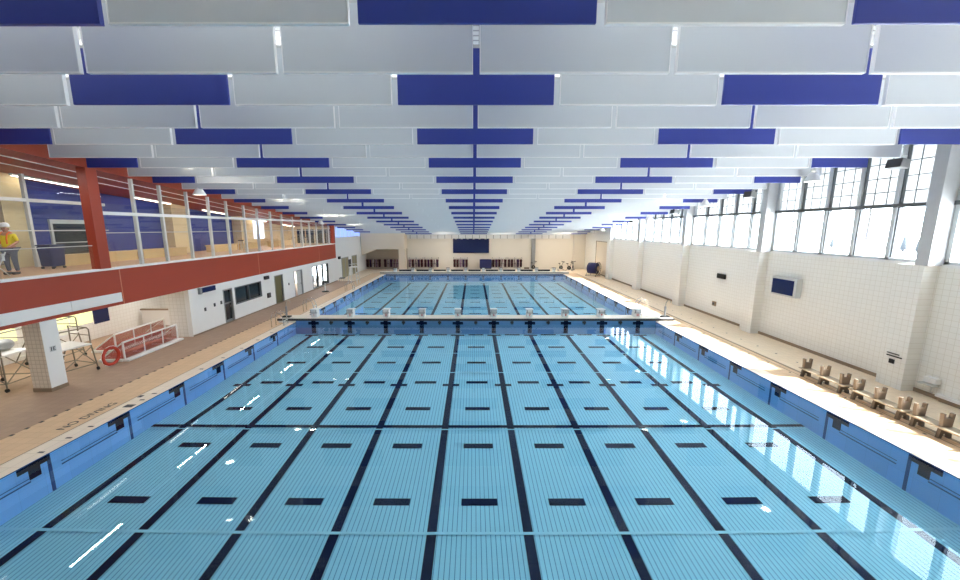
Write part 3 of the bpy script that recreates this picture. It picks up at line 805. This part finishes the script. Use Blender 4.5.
# blue cover reel
e = empty('cover_reel', (14.75, 46.8, 0), 'large dark blue lane rope reel with spoked wheel by the right wall', 'reel', None, radians(46))
m = MB(); m.lathe([(.18,-.62), (.68,-.60), (.70,0), (.68,.5), (.2,.52)], (0,0,.95), 26, 'Y'); m.build('drum', M['navy'], e, True)
m = MB(); m.tube([(.78*cos(a), -.68, .95+.78*sin(a)) for a in [2*pi*i/28 for i in range(28)]], .035, 8, closed=True)
for i in range(6):
    a = pi*i/3; m.tube([(.2*cos(a), -.68, .95+.2*sin(a)), (.77*cos(a), -.68, .95+.77*sin(a))], .022, 6)
m.build('spoked_wheel', M['dark'], e)
m = MB(); m.lathe([(.05,-.76), (.3,-.74), (.3,-.64), (.05,-.62)], (0,0,.95), 18, 'Y'); m.build('hub', M['plank'], e, True)
m = MB(); 
for y in (-.66, .58): m.tube([(-.6,y,.08), (0,y,.95), (.6,y,.08)], .035, 6); m.tube([(-.65,y,.08), (.65,y,.08)], .035, 6)
m.tube([(-.6,-.66,.08), (-.6,.58,.08)], .03, 6); m.tube([(.6,-.66,.08), (.6,.58,.08)], .03, 6)
m.build('stand', M['steel'], e)
for x in (-.6, .6):
    for y in (-.66, .58): m = MB(); m.lathe([(.02,-.03), (.07,-.03), (.07,.03), (.02,.03)], (x, y, .072), 12, 'Y'); m.build('wheel', M['black'], e)
# equipment by the far right corner
def bike(x, y, rz, label):
    e = empty('aqua_bike', (x, y, 0), label, 'exercise bike', 'pool exercise bikes', rz)
    m = MB(); m.tube([(-.45,-.25,.03), (-.45,.25,.03)], .055); m.tube([(.45,-.25,.03), (.45,.25,.03)], .055); m.tube([(-.45,0,.03), (.0,0,.4), (.45,0,.03)], .055); m.tube([(0,0,.4), (-.25,0,.95)], .055); m.tube([(0,0,.4), (.35,0,1.15)], .055)
    m.build('frame', M['steel'], e)
    m = MB(); m.prism([(-.4,-.06), (-.38,.1), (-.1,.03), (-.1,-.03), (-.38,-.1)], 'Z', .95, 1.03); m.build('saddle', M['black'], e, bevel=.015)
    m = MB(); m.tube([(.25,-.28,1.25), (.38,-.25,1.17), (.35,0,1.15), (.38,.25,1.17), (.25,.28,1.25)], .045); m.build('handlebar', M['dark'], e)
    m = MB(); m.lathe([(.04,-.04), (.27,-.06), (.27,.06), (.04,.04)], (0, .0, .4), 18, 'Y'); m.build('flywheel', M['black'], e)
bike(12.2, 53.0, .3, 'dark exercise bike left of its two neighbours in the far right corner')
bike(13.2, 52.4, -.5, 'dark exercise bike in the middle of the far right corner')
bike(14.0, 53.4, 1.2, 'dark exercise bike nearest the right wall in the far corner')
bike(8.4, 53.6, .2, 'dark exercise bike standing by the grey far wall column')
m = MB(); m.box(-.35, .35, -.2, .2, 0, .4); tag(m.build('equipment_case', M['brown'], bevel=.03, loc=(7.4, 53.2, 0)), 'small brown case on the far deck left of the grey column', 'case')

# lifeguard chair on the left deck
e = empty('lifeguard_chair', (-13.0, 40.2, 0), 'tall white lifeguard chair on the far left deck', 'lifeguard chair')
for sx in (-1, 1):
    for sy in (-1, 1):
        m = MB(); m.tube([(sx*.5, sy*.5, 0), (sx*.3, sy*.3, 1.75)], .035); m.build('leg', M['frame'], e)
m = MB(); m.box(-.36, .36, -.36, .36, 1.75, 1.83); m.build('seat', M['white'], e)
m = MB(); m.box(-.36, -.30, -.34, .34, 1.83, 2.6); m.build('backrest', M['dark'], e)
for s in (-1, 1): m = MB(); m.tube([(-.3, s*.36, 2.1), (.3, s*.36, 2.1), (.34, s*.36, 1.83)], .022); m.build('armrest', M['frame'], e)
for z in (.4, .8, 1.2): m = MB(); m.box(.34, .44, -.4, .4, z, z+.035); m.build('step', M['white'], e)
e = empty('floor_stanchion', (-14.0, 34.8, 0), 'short grey stanchion on a round black base on the left deck', 'stanchion')
m = MB(); m.lathe([(.05,0), (.32,0), (.32,.06), (.05,.1)], n=20); m.build('base', M['black'], e, True)
m = MB(); m.tube([(0,0,.08), (0,0,1.0)], .05); m.build('pole', M['frame'], e)
m = MB(); m.box(-.16, .16, -.1, .1, .85, 1.05); m.build('head', M['dark'], e, bevel=.02)
e = empty('deck_stool', (-14.6, 41.2, 0), 'small dark stool against the white wall below the beam end', 'stool')
m = MB(); m.box(-.25, .25, -.3, .3, .42, .5); m.build('seat', M['dark'], e)
for sx in (-1, 1):
    for sy in (-1, 1): m = MB(); m.tube([(sx*.22, sy*.26, 0), (sx*.2, sy*.24, .42)], .02); m.build('leg', M['steel'], e)
# small fittings on the white left wall
for y, z, nm, lb, cat in ((21.1, 1.3, 'wall_plate', 'small black wall plate left of the grey door, lowest of three', 'wall plate'), (21.9, 1.4, 'wall_button', 'small grey wall button between two plates on the white wall', 'button'), (22.5, 1.42, 'wall_switch', 'small dark switch beside the grey glazed door', 'switch'), (31.0, 1.3, 'wall_switch', 'small dark switch between the olive door and the pale door', 'switch')):
    m = MB(); m.box(LX, LX+.04, y-.06, y+.06, z-.1, z+.1); m.box(LX+.04, LX+.05, y-.03, y+.03, z-.04, z+.04); tag(m.build(nm, M['dark'], bevel=.006), lb, cat)
m = MB(); m.box(LX, LX+.16, 27.35, 27.85, 2.15, 2.4); tag(m.build('wall_speaker', M['black'], bevel=.01), 'black wall speaker right of the dark window under the red beam', 'speaker')
m = MB(); m.box(LX, LX+.12, 27.6, 27.95, .75, 1.1); tag(m.build('wall_call_box', M['dark'], bevel=.01), 'dark grey call box on the white wall beside the olive door', 'call box')
m = MB(); m.box(LX, LX+.16, 42.4, 42.9, 2.2, 2.5) if False else m.box(LX-.2, LX-.04, 43.3, 43.8, 2.35, 2.65); tag(m.build('wall_speaker', M['black'], bevel=.01), 'black wall speaker beyond the end of the red beam', 'speaker')
e = empty('sign_panel', (LX, 20.9, 2.28), 'dark wall panel hung at the top of the white wall under the beam', 'panel')
m = MB(); m.box(0, .12, -.05, 1.1, 0, .28); m.build('panel_face', M['screen'], e)
m = MB(); m.box(0, .14, -.2, -.05, -.05, .3); m.build('panel_bracket', M['grey'], e)

# white chairs seen through the wide ground floor window
ch0 = None
for i in range(5):
    if ch0 is None:
        ch0 = empty('stacking_chair', (0,0,0), '', 'chair')
        m = MB(); m.box(-.22, .22, -.22, .22, .43, .47); m.build('seat', M['white'], ch0)
        m = MB(); m.hexa([(-.24,-.2,.5), (-.21,-.2,.5), (-.21,.2,.5), (-.24,.2,.5), (-.34,-.18,1.25), (-.31,-.18,1.25), (-.31,.18,1.25), (-.34,.18,1.25)]); m.build('backrest', M['white'], ch0)
        for sx in (-1, 1):
            for sy in (-1, 1): m = MB(); m.tube([(sx*.24, sy*.22, 0), (sx*.19, sy*.19, .43)], .015, 6); m.build('leg', M['steel'], ch0)
        o = ch0
    else: o = copy_tree(ch0)
    o.location = (-16.5, 36.2+i*.72, 0); o.rotation_euler = (0, 0, radians(180))
    tag(o, 'white chair, %s from the left behind the wide ground floor window' % ORD[i+1], 'chair', 'white chairs behind the window')

# ------------------------------------------------------------------ under the balcony
def goal(x, y, rz, label):
    e = empty('water_polo_goal', (x, y, 0), label, 'goal', 'water polo goals', rz)
    H, W, D = .86, 3.2, 1.05     # local: opening plane at x=0, spans y 0..W, net goes to -x
    def fr(pts, r=.04): m = MB(); m.tube(pts, r); m.build('frame_bar', M['white'], e)
    fr([(0,0,.06), (0,0,H)]); fr([(0,W,.06), (0,W,H)]); fr([(0,0,H), (0,W,H)], .045)
    fr([(0,0,H), (-D,0,.1), (-D,W,.1), (0,W,H)], .03)
    for q in (.35, .7): fr([(0,W*q,H), (-.02,W*q,.1), (-D*.55,W*q,.1)], .028)
    m = MB(); m.box(-.02, .26, -.1, W+.1, .004, .12); m.build('float_bar', M['white'], e, bevel=.04)
    for yy in (-.12, W-.02): m = MB(); m.box(-D, -.03, yy, yy+.14, .004, .12); m.build('side_float', M['white'], e, bevel=.03)
    bm = bmesh.new(); uvl = bm.loops.layers.uv.new()
    def q(a, b, c, d, u, v):
        f = bm.faces.new([bm.verts.new(p) for p in (a, b, c, d)])
        for l, t in zip(f.loops, ((0,0), (u,0), (u,v), (0,v))): l[uvl].uv = t
    q((-D,.02,.1), (-D,W-.02,.1), (-.02,W-.02,H-.02), (-.02,.02,H-.02), W, 1.3)
    q((-D,.02,.13), (-D,W-.02,.13), (-.05,W-.02,.13), (-.05,.02,.13), W, 1.0)
    f = bm.faces.new([bm.verts.new(p) for p in ((-D,.01,.1), (-.02,.01,.1), (-.02,.01,H))])
    for l, t in zip(f.loops, ((0,0), (1,0), (1,.8))): l[uvl].uv = t
    f = bm.faces.new([bm.verts.new(p) for p in ((-D,W-.01,.1), (-.02,W-.01,.1), (-.02,W-.01,H))])
    for l, t in zip(f.loops, ((0,0), (1,0), (1,.8))): l[uvl].uv = t
    me = bpy.data.meshes.new('net'); bm.to_mesh(me); bm.free(); me.materials.append(M['mesh_net'])
    o = bpy.data.objects.new('net', me); COL.objects.link(o); o.parent = e
    m = MB(); m.box(-D+.1, -.3, .4, W-.4, .13, .16) if False else m.tube([(-D*.8,.3,.16), (-D*.5,1.2,.2), (-D*.7,2.2,.17), (-D*.4,2.9,.19)], [.06,.09,.07,.05]); m.build('net_bundle', M['pink'], e, True)
goal(-15.75, 16.15, radians(2), 'white framed water polo goal with red net nearest the deck edge')
goal(-17.3, 17.4, radians(4), 'white framed water polo goal with red net standing behind the front one')
def wheel4(e, X, Y, r=.07):
    for x in X:
        for y in Y:
            m = MB(); m.lathe([(.015,-.025), (r,-.025), (r,.025), (.015,.025)], (x, y, r+.002), 14, 'X'); m.build('caster', M['black'], e)
def cart(x, y, rz, h, label, bundle=None):
    """tubular lifeguard platform on casters: frame, platform, stairs"""
    e = empty('rolling_platform', (x, y, 0), label, 'rolling platform', 'steel rolling platforms', rz)
    for sx in (-.5, .5):
        for sy in (-.6, .6):
            m = MB(); m.tube([(sx*1.15, sy*1.12, .13), (sx, sy, h*.62), (sx, sy, h-.08), (sx*.92, sy*.94, h)], .024); m.build('leg', M['dull_steel'], e)
    m = MB()
    for sx in (-.5, .5):
        m.tube([(sx*.92,-.56,h), (sx*.92,.56,h)], .024); m.tube([(sx,-.6,h*.82), (sx,.6,h*.82)], .02)
        m.tube([(sx*1.1,-.66,.3), (sx*1.1,.66,.3)], .02); m.tube([(sx*1.1,-.66,.3), (sx,.6,h*.55)], .018)
    m.tube([(-.46,-.56,h), (.46,-.56,h)], .024); m.tube([(-.55,-.66,.3), (.55,-.66,.3)], .02); m.tube([(-.55,.66,.3), (.55,.66,.3)], .02)
    m.tube([(-.55,-.66,.3), (.5,-.6,h*.55)], .018)
    m.build('rails', M['dull_steel'], e)
    m = MB(); m.box(-.52, .52, -.64, .64, h*.60, h*.60+.06); m.build('platform_board', M['white'], e, bevel=.01)
    for i in range(3):
        z = h*.6*(i+1)/4; m = MB(); m.box(-.4, .4, .68+.14*(3-i)-.1, .68+.14*(3-i)+.14, z, z+.035); m.build('step', M['white'], e)
    m = MB(); 
    for sx in (-.42, .42): m.tube([(sx, 1.28, .05), (sx, .66, h*.6)], .022)
    m.build('stair_stringer', M['dull_steel'], e)
    wheel4(e, (-.58, .58), (-.67, .67))
    if bundle:
        m = MB(); m.lathe([(.05,-.5), (.2,-.46), (.24,-.2), (.18,.05), (.22,.25), (.17,.42), (.05,.5)], (0, 0, h*.6+.28), 12, 'X'); m.build('canvas_bundle', M['grey'], e, True)
cart(-17.75, 13.4, radians(95), 2.15, 'steel rolling platform with grey bundle left of the tiled column', True)
cart(-16.75, 14.75, radians(75), 1.85, 'steel rolling platform directly right of the tiled column')
cart(-18.95, 16.3, radians(95), 1.9, 'steel rolling platform behind the others below the yellowish panes')
m = MB(); m.tube([(-15.82+.10*0+.0, 15.62+.36*cos(a), .43+.36*sin(a)) for a in [2*pi*i/30 for i in range(30)]], .065, 10, closed=True)
rg = tag(m.build('ring_buoy', M['orange_red'], None, True), 'red ring buoy standing on the floor beside the net goal', 'ring buoy')
m = MB()
for k in range(4):
    a0 = pi/4+pi/2*k; m.tube([(-15.82, 15.62+(.44)*cos(a0+t), .43+(.44)*sin(a0+t)) for t in (0, .4, .8, 1.2)], .012, 6)
m.build('grab_rope', M['white'], rg)
e = empty('folded_board', (-19.1, 22.3, 0), 'low white board with a dark top edge standing in the tiled recess', 'board')
m = MB(); m.box(-1.1, 1.1, -.06, .06, .06, 1.0); m.build('panel', M['white'], e)
m = MB(); m.box(-1.15, 1.15, -.08, .08, 1.0, 1.08); m.build('top_edge', M['baseboard'], e)
m = MB(); m.tube([(1.1,.1,1.0), (1.6,.1,.05)], .05); m.tube([(-1.05,.1,.0), (-1.05,.1,.2)], .05); m.tube([(1.05,.1,.0), (1.05,.1,.2)], .05); m.build('brace', M['dark'], e)
m = MB()
for a, b_ in ((12.2, 13.9), (14.3, 16.2), (17.0, 18.4), (18.5, 19.6)): m.box(-20.5, -20.46, a, b_, .95, 2.4)
struct(m.build('window_16', emit_mat('yellowish_lit_glass', (232, 232, 168), .55)))
m = MB(); m.box(-20.5, -20.45, 19.68, 20.5, .8, 2.5); m.box(-20.45, -20.43, 19.68, 20.5, 1.7, 1.76, 1); struct(m.build('window_17', [M['screen'], M['frame']]))

# ------------------------------------------------------------------ gallery things
for y0, y1, lb in ((16.6, 20.6, 'long tan wooden bench at the near end of the glazed gallery'), (20.9, 24.2, 'long tan wooden bench left of the second tan column'), (26.6, 29.4, 'tan wooden bench right of the second tan column'), (29.7, 32.2, 'tan wooden bench left of the third tan column'), (34.6, 38.5, 'tan wooden bench below the bright gallery window')):
    e = empty('gallery_bench', (-18.7, y0, 4.2), lb, 'bench', 'gallery benches')
    m = MB(); m.box(-.3, .3, 0, y1-y0, .42, .5); m.build('seat', M['tan'], e)
    m = MB(); m.box(-.26, .26, .06, y1-y0-.06, .002, .42); m.build('base', M['tan'], e)
# bin on wheels
e = empty('wheeled_bin', (-17.9, 15.9, 4.2), 'dark blue wheeled bin beside the terrace glass wall', 'bin')
m = MB(); m.hexa([(-.26,-.26,.1), (.26,-.26,.1), (.26,.26,.1), (-.26,.26,.1), (-.3,-.3,.95), (.3,-.3,.95), (.3,.3,.95), (-.3,.3,.95)]); m.build('body', M['navy'], e, bevel=.06)
m = MB(); m.box(-.31, .31, -.31, .31, .95, 1.0); m.build('lid', mat('blue_grey_lid', (70, 84, 110), .5), e, bevel=.03)
wheel4(e, (-.22, .22), (-.22, .22), .05)
# doorway in the blue wall
e = empty('door_7', (GB, 18.4, 4.2), '', ''); del e['label'], e['category']; struct(e)
m = MB(); m.box(0, .1, 0, .1, 0, 2.1); m.box(0, .1, 2.0, 2.1, 0, 2.1); m.box(0, .1, .1, 2.0, 1.9, 2.1); m.box(0, .08, .1, 2.0, .95, 1.0); struct(m.build('door_frame', M['frame'], e))
m = MB(); m.box(0, .04, .1, 2.0, 0, 1.9); struct(m.build('door_leaf', M['dark_glass'], e))
def stool(x, y, lb):
    e = empty('tall_stool', (x, y, 4.2), lb, 'stool', 'tall gallery stools')
    m = MB(); m.lathe([(.1,.72), (.19,.74), (.19,.79), (.1,.8)], n=16); m.build('seat', M['dark'], e, True)
    for k in range(4): a = pi/4+k*pi/2; m = MB(); m.tube([(.24*cos(a), .24*sin(a), 0), (.13*cos(a), .13*sin(a), .73)], .017, 6); m.build('leg', M['frame'], e)
stool(-17.6, 28.5, 'tall dark stool in the gallery left of the third tan column')
stool(-17.4, 36.5, 'tall dark stool in the gallery under the bright window')
stool(-17.2, 38.6, 'tall dark stool in the gallery near its far end')
m = MB()
for x in (-16.6, -17.9): m.hexa([(x-.03,-3,gz(-3)-.03), (x+.03,-3,gz(-3)-.03), (x+.03,BEND-.6,gz(BEND-.6)-.03), (x-.03,BEND-.6,gz(BEND-.6)-.03), (x-.03,-3,gz(-3)), (x+.03,-3,gz(-3)), (x+.03,BEND-.6,gz(BEND-.6)), (x-.03,BEND-.6,gz(BEND-.6))])
struct(m.build('trim_9', M['white']))
# linear soffit lamps
M['tube'] = emit_mat('linear_lamp', (255, 240, 220), 8)
lp = None
for rowx, rn in ((-19.6, 'single'),):
    for i in range(6):
        y = 12.2+i*5.6
        if lp is None:
            lp = empty('soffit_lamp', (0,0,0), '', 'lamp')
            m = MB(); m.box(-.07, .07, -1.4, 1.4, 0, .08); m.build('housing', M['frame'], lp)
            m = MB(); m.box(-.055, .055, -1.35, 1.35, -.015, 0); m.build('diffuser', M['tube'], lp)
            o = lp
        else: o = copy_tree(lp)
        o.location = (rowx, y, gz(y)-.085); o.rotation_euler = (-atan(.079), 0, 0)
        tag(o, 'linear white lamp, %s from the front in the row on the red gallery soffit' % ORD[i+1], 'lamp', 'linear gallery lamps')

# ------------------------------------------------------------------ person on the terrace
def person():
    e = empty('person', (-17.2, 13.9, 4.2), 'person in white helmet, yellow and orange vest and grey trousers on the terrace', 'person', None, radians(20))
    V = [((0,0,.95),.15), ((0,0,1.12),.15), ((0,.01,1.3),.17), ((0,.0,1.46),.12), ((0,.01,1.54),.06), ((0,-.01,1.62),.085), ((0,-.01,1.72),.09),
         ((-.1,0,.88),.1), ((-.12,-.02,.5),.068), ((-.12,.03,.1),.048), ((-.12,-.12,.045),.04),
         ((.1,0,.88),.1), ((.13,-.06,.5),.068), ((.13,.0,.1),.048), ((.13,-.15,.045),.04),
         ((-.19,0,1.43),.07), ((-.27,-.02,1.18),.05), ((-.22,-.22,1.02),.038), ((.19,0,1.43),.07), ((.28,-.02,1.18),.05), ((.22,-.24,1.06),.038)]
    E = [(0,1),(1,2),(2,3),(3,4),(4,5),(5,6),(0,7),(7,8),(8,9),(9,10),(0,11),(11,12),(12,13),(13,14),(3,15),(15,16),(16,17),(3,18),(18,19),(19,20)]
    # hands: palm, four fingers, thumb
    for wrist, s in ((17, -1), (20, 1)):
        w = Vector(V[wrist][0]); pi_ = len(V); V.append((tuple(w+Vector((-s*.01,-.06,-.02))), .03)); E.append((wrist, pi_))
        pv = Vector(V[pi_][0])
        for k, ln in enumerate((.07, .08, .075, .055)):
            a = len(V); off = Vector(((k-1.5)*.019, -.03, 0))
            V.append((tuple(pv+off), .010)); V.append((tuple(pv+off+Vector((0, -ln*.6, -.012))), .009)); V.append((tuple(pv+off+Vector((0, -ln*.8, -.045))), .008))
            E += [(pi_, a), (a, a+1), (a+1, a+2)]
        a = len(V); V.append((tuple(pv+Vector((-s*.035, .0, -.01))), .011)); V.append((tuple(pv+Vector((-s*.05, -.045, -.02))), .010)); E += [(pi_, a), (a, a+1)]
    me = bpy.data.meshes.new('body'); me.from_pydata([v for v, r in V], E, []); o = bpy.data.objects.new('body', me); COL.objects.link(o); o.parent = e
    sk = o.modifiers.new('skin', 'SKIN'); 
    for i, (v, r) in enumerate(V): me.skin_vertices[0].data[i].radius = (r, r)
    me.skin_vertices[0].data[0].use_root = True
    ss = o.modifiers.new('smooth', 'SUBSURF'); ss.levels = ss.render_levels = 2
    for mm in (M['skin'],): me.materials.append(mm)
    def shell(name, vs, es, mt):
        idx = {v: i for i, v in enumerate(vs)}
        q = bpy.data.meshes.new(name); q.from_pydata([V[v][0] for v in vs], [(idx[a], idx[b]) for a, b in es], [])
        ob = bpy.data.objects.new(name, q); COL.objects.link(ob); ob.parent = e
        ob.modifiers.new('skin', 'SKIN')
        for v, i in idx.items(): q.skin_vertices[0].data[i].radius = (V[v][1]*1.14+.004,)*2
        q.skin_vertices[0].data[0].use_root = True
        z = ob.modifiers.new('smooth', 'SUBSURF'); z.levels = z.render_levels = 2; q.materials.append(mt); return ob
    shell('trousers', [0,7,8,9,11,12,13], [(0,7),(7,8),(8,9),(0,11),(11,12),(12,13)], M['denim'])
    shell('vest', [0,1,2,3,15,16,18,19], [(0,1),(1,2),(2,3),(3,15),(15,16),(3,18),(18,19)], M['hivis'])
    for s in (-1, 1):
        m = MB(); m.tube([(s*.09,-.19,1.12), (s*.1,-.205,1.3), (s*.1,-.14,1.47), (s*.1,.0,1.55), (s*.1,.15,1.46), (s*.1,.2,1.3), (s*.09,.18,1.12)], .022, 6); m.build('vest_stripe', M['orange'], e)
    m = MB(); m.lathe([(.12,-.02), (.125,.02), (.118,.07), (.085,.12), (.03,.14)], (0,-.01,1.755), 20); m.lathe([(.05,-.018), (.15,-.02), (.15,-.01), (.05,-.008)], (0,-.04,1.755), 20); m.build('helmet', M['white'], e, True)
    m = MB()
    for s in (-1, 1): m.lathe([(.004,-.008), (.012,-.004), (.012,.004), (.004,.008)], (s*.034,-.098,1.69), 10, 'Y')
    m.build('eyes', M['black'], e)
    m = MB(); m.prism([(-.094,1.685), (-.125,1.64), (-.094,1.632)], 'X', -.012, .012); m.build('nose', M['skin'], e, bevel=.004)
    m = MB(); m.box(-.026, .026, -.098, -.088, 1.603, 1.611); m.build('mouth', mat('lips', (160, 96, 86), .6), e)
    for s in (-1, 1): m = MB(); m.lathe([(.006,-.01), (.028,-.008), (.028,.008), (.006,.01)], (s*.094, .0, 1.66), 12, 'X'); m.build('ear', M['skin'], e, True)
    for x, y in ((-.12, -.06), (.13, -.09)):
        m = MB(); m.box(x-.055, x+.055, y-.15, y+.13, .0, .1); m.build('shoe', M['dark'], e, bevel=.03)
person()
e = empty('folding_chair', (-16.9, 13.1, 4.2), 'pale folded chair frame in front of the person on the terrace', 'chair')
for s in (-.22, .22): m = MB(); m.tube([(s,-.2,0), (s,.25,.85)], .018); m.tube([(s,.25,0), (s,-.15,.5)], .018); m.build('leg', M['frame'], e)
m = MB(); m.box(-.22, .22, .12, .2, .55, .8); m.build('backrest', M['frame'], e)
m = MB(); m.box(-.21, .21, -.18, .2, .42, .45); m.build('seat', M['dark'], e)

# ------------------------------------------------------------------ outside
m = MB(); m.quad((16.4,-60,3.6), (220,-60,3.6), (220,160,4.6), (16.4,160,3.6)); struct(m.build('ground_outside', M['snow']))
def conifer(x, y, h, lb):
    e = empty('conifer', (x, y, 3.7), lb, 'conifer', 'conifers outside')
    m = MB(); m.tube([(0,0,0), (0,0,h*.3)], .12, 6); m.build('trunk', M['bark'], e)
    m = MB()
    for k in range(5): z = h*(.12+.17*k); m.lathe([(h*.3*(1-k*.17), z), (h*.04, z+h*.25)], n=9)
    m.build('foliage', M['conifer'], e)
conifer(40, 36.7, 1.1, 'small dark conifer outside the second window bay, leftmost of three')
conifer(40, 35.4, 1.4, 'small dark conifer outside the second window bay, middle of three')
conifer(40, 34.2, 1.2, 'small dark conifer outside the second window bay, rightmost of three')
conifer(40, 42.5, 1.1, 'small dark conifer alone outside the middle of the second window bay')
conifer(40, 50.0, 1.3, 'small dark conifer outside the third window bay')

def bare(x, y, h, lb):
    random.seed(int(x*7+y))
    e = empty('bare_tree', (x, y, 3.8), lb, 'tree', 'bare trees outside')
    m = MB(); m.tube([(0,0,0), (.1,.05,h*.4), (0,.1,h*.9)], [.22,.16,.04], 7); m.build('trunk', M['bark'], e)
    m = MB()
    for k in range(26):
        z = h*random.uniform(.3,.85); a = random.uniform(0, 2*pi); l = h*random.uniform(.15,.4)
        p = Vector((0,0,z)); d = Vector((cos(a), sin(a), random.uniform(.3,1))).normalized()
        m.tube([p, p+d*l*.5, p+d*l+Vector((0,0,l*.15))], [.06,.04,.012], 5)
        for q in range(3):
            d2 = Vector((d.x+random.uniform(-.7,.7), d.y+random.uniform(-.7,.7), d.z+random.uniform(-.3,.5))).normalized(); s = p+d*l*random.uniform(.4,.9)
            m.tube([s, s+d2*l*.5], [.025,.008], 4)
    m.build('branches', M['bark'], e)
bare(62, 52, 8, 'bare tree beyond the snow outside the second window bay')
bare(68, 66, 9, 'bare tree beyond the snow outside the third window bay')
bare(60, 40, 7.5, 'bare tree beyond the snow outside the nearest window bay')
bare(55, 84, 9, 'bare tree beyond the snow outside the fourth window bay')
bare(75, 90, 10, 'bare tree far beyond the snow outside the third window bay')
bare(80, 104, 11, 'bare tree far beyond the snow outside the fourth window bay')
bare(58, 58, 7, 'smaller bare tree beyond the snow outside the second window bay')
bare(64, 46, 8.5, 'bare tree standing tallest outside the nearest window bay')
e = empty('house', (46, 76, 3.8), 'pale grey house outside the fourth window bay', 'house')
m = MB(); m.box(-3, 3, -4, 4, 0, 3); m.build('wall', M['siding'], e)
m = MB(); m.prism([(-3.4,3), (3.4,3), (0,5)], 'Y', -4.4, 4.4); m.build('roof', M['snow'], e)
m = MB(); m.box(-3.03, -3, -2.5, -1.2, 1, 2.2); m.box(-3.03, -3, 1.2, 2.5, 1, 2.2); m.build('window', M['dark_glass'], e)

# ------------------------------------------------------------------ light
W = bpy.data.worlds.new('sky'); SC.world = W; W.use_nodes = True
bg = W.node_tree.nodes['Background']; bg.inputs[0].default_value = (.86, .93, 1, 1); bg.inputs[1].default_value = 8.0
def light(name, kind, loc, rot, power, **k):
    l = bpy.data.lights.new(name, kind); l.energy = power
    for a, v in k.items(): setattr(l, a, v)
    o = bpy.data.objects.new(name, l); COL.objects.link(o); o.location = loc; o.rotation_euler = rot
    return o
d = Vector((-1, .42, -1.45))
s = light('sun', 'SUN', (60, -20, 80), d.to_track_quat('-Z', 'Y').to_euler(), 24, angle=.05); s.data.color = (1, .98, .96)
for r in range(-1, 31):
    y = 6.4+1.534*r+.77
    for x in (-7.5, 7.5):
        light('roof_fill_light', 'AREA', (x, y, zb(y)+BH+.12), (pi, 0, 0), 62, shape='RECTANGLE', size=14, size_y=.3, color=(1, .99, .97))  # added general fill, hidden above the baffles and bounced off the roof
for y in (10, 14, 18, 22):
    light('recess_light', 'AREA', (-18.2, y, 2.55), (0, 0, 0), 30, shape='RECTANGLE', size=3, size_y=1, color=(1, .98, .95))
for y in (9, 15, 21, 27, 33, 39):
    light('gallery_fill_light', 'AREA', (-17.2, y, gz(y)-.12), (0, 0, 0), 55, shape='RECTANGLE', size=.12, size_y=2.4, color=(1, .95, .86))  # extra fill strips added below the soffit to brighten the gallery
light('room_light', 'AREA', (-17.6, 37.7, 2.4), (0, 0, 0), 2, size=2)
for x in (-4, 4, 12):
    light('end_light', 'AREA', (x, 49.5, 4.9), (radians(25), 0, 0), 60 if x < 10 else 110, size=1.5, color=(1, .88, .72))

SC.view_settings.view_transform = 'Standard'; SC.view_settings.look = 'None'
SC.view_settings.exposure = .85; SC.view_settings.gamma = 1; SC.view_settings.use_curve_mapping = False
SC.cycles.use_denoising = True
SC.cycles.max_bounces = 10; SC.cycles.transparent_max_bounces = 16; SC.cycles.sample_clamp_indirect = 6
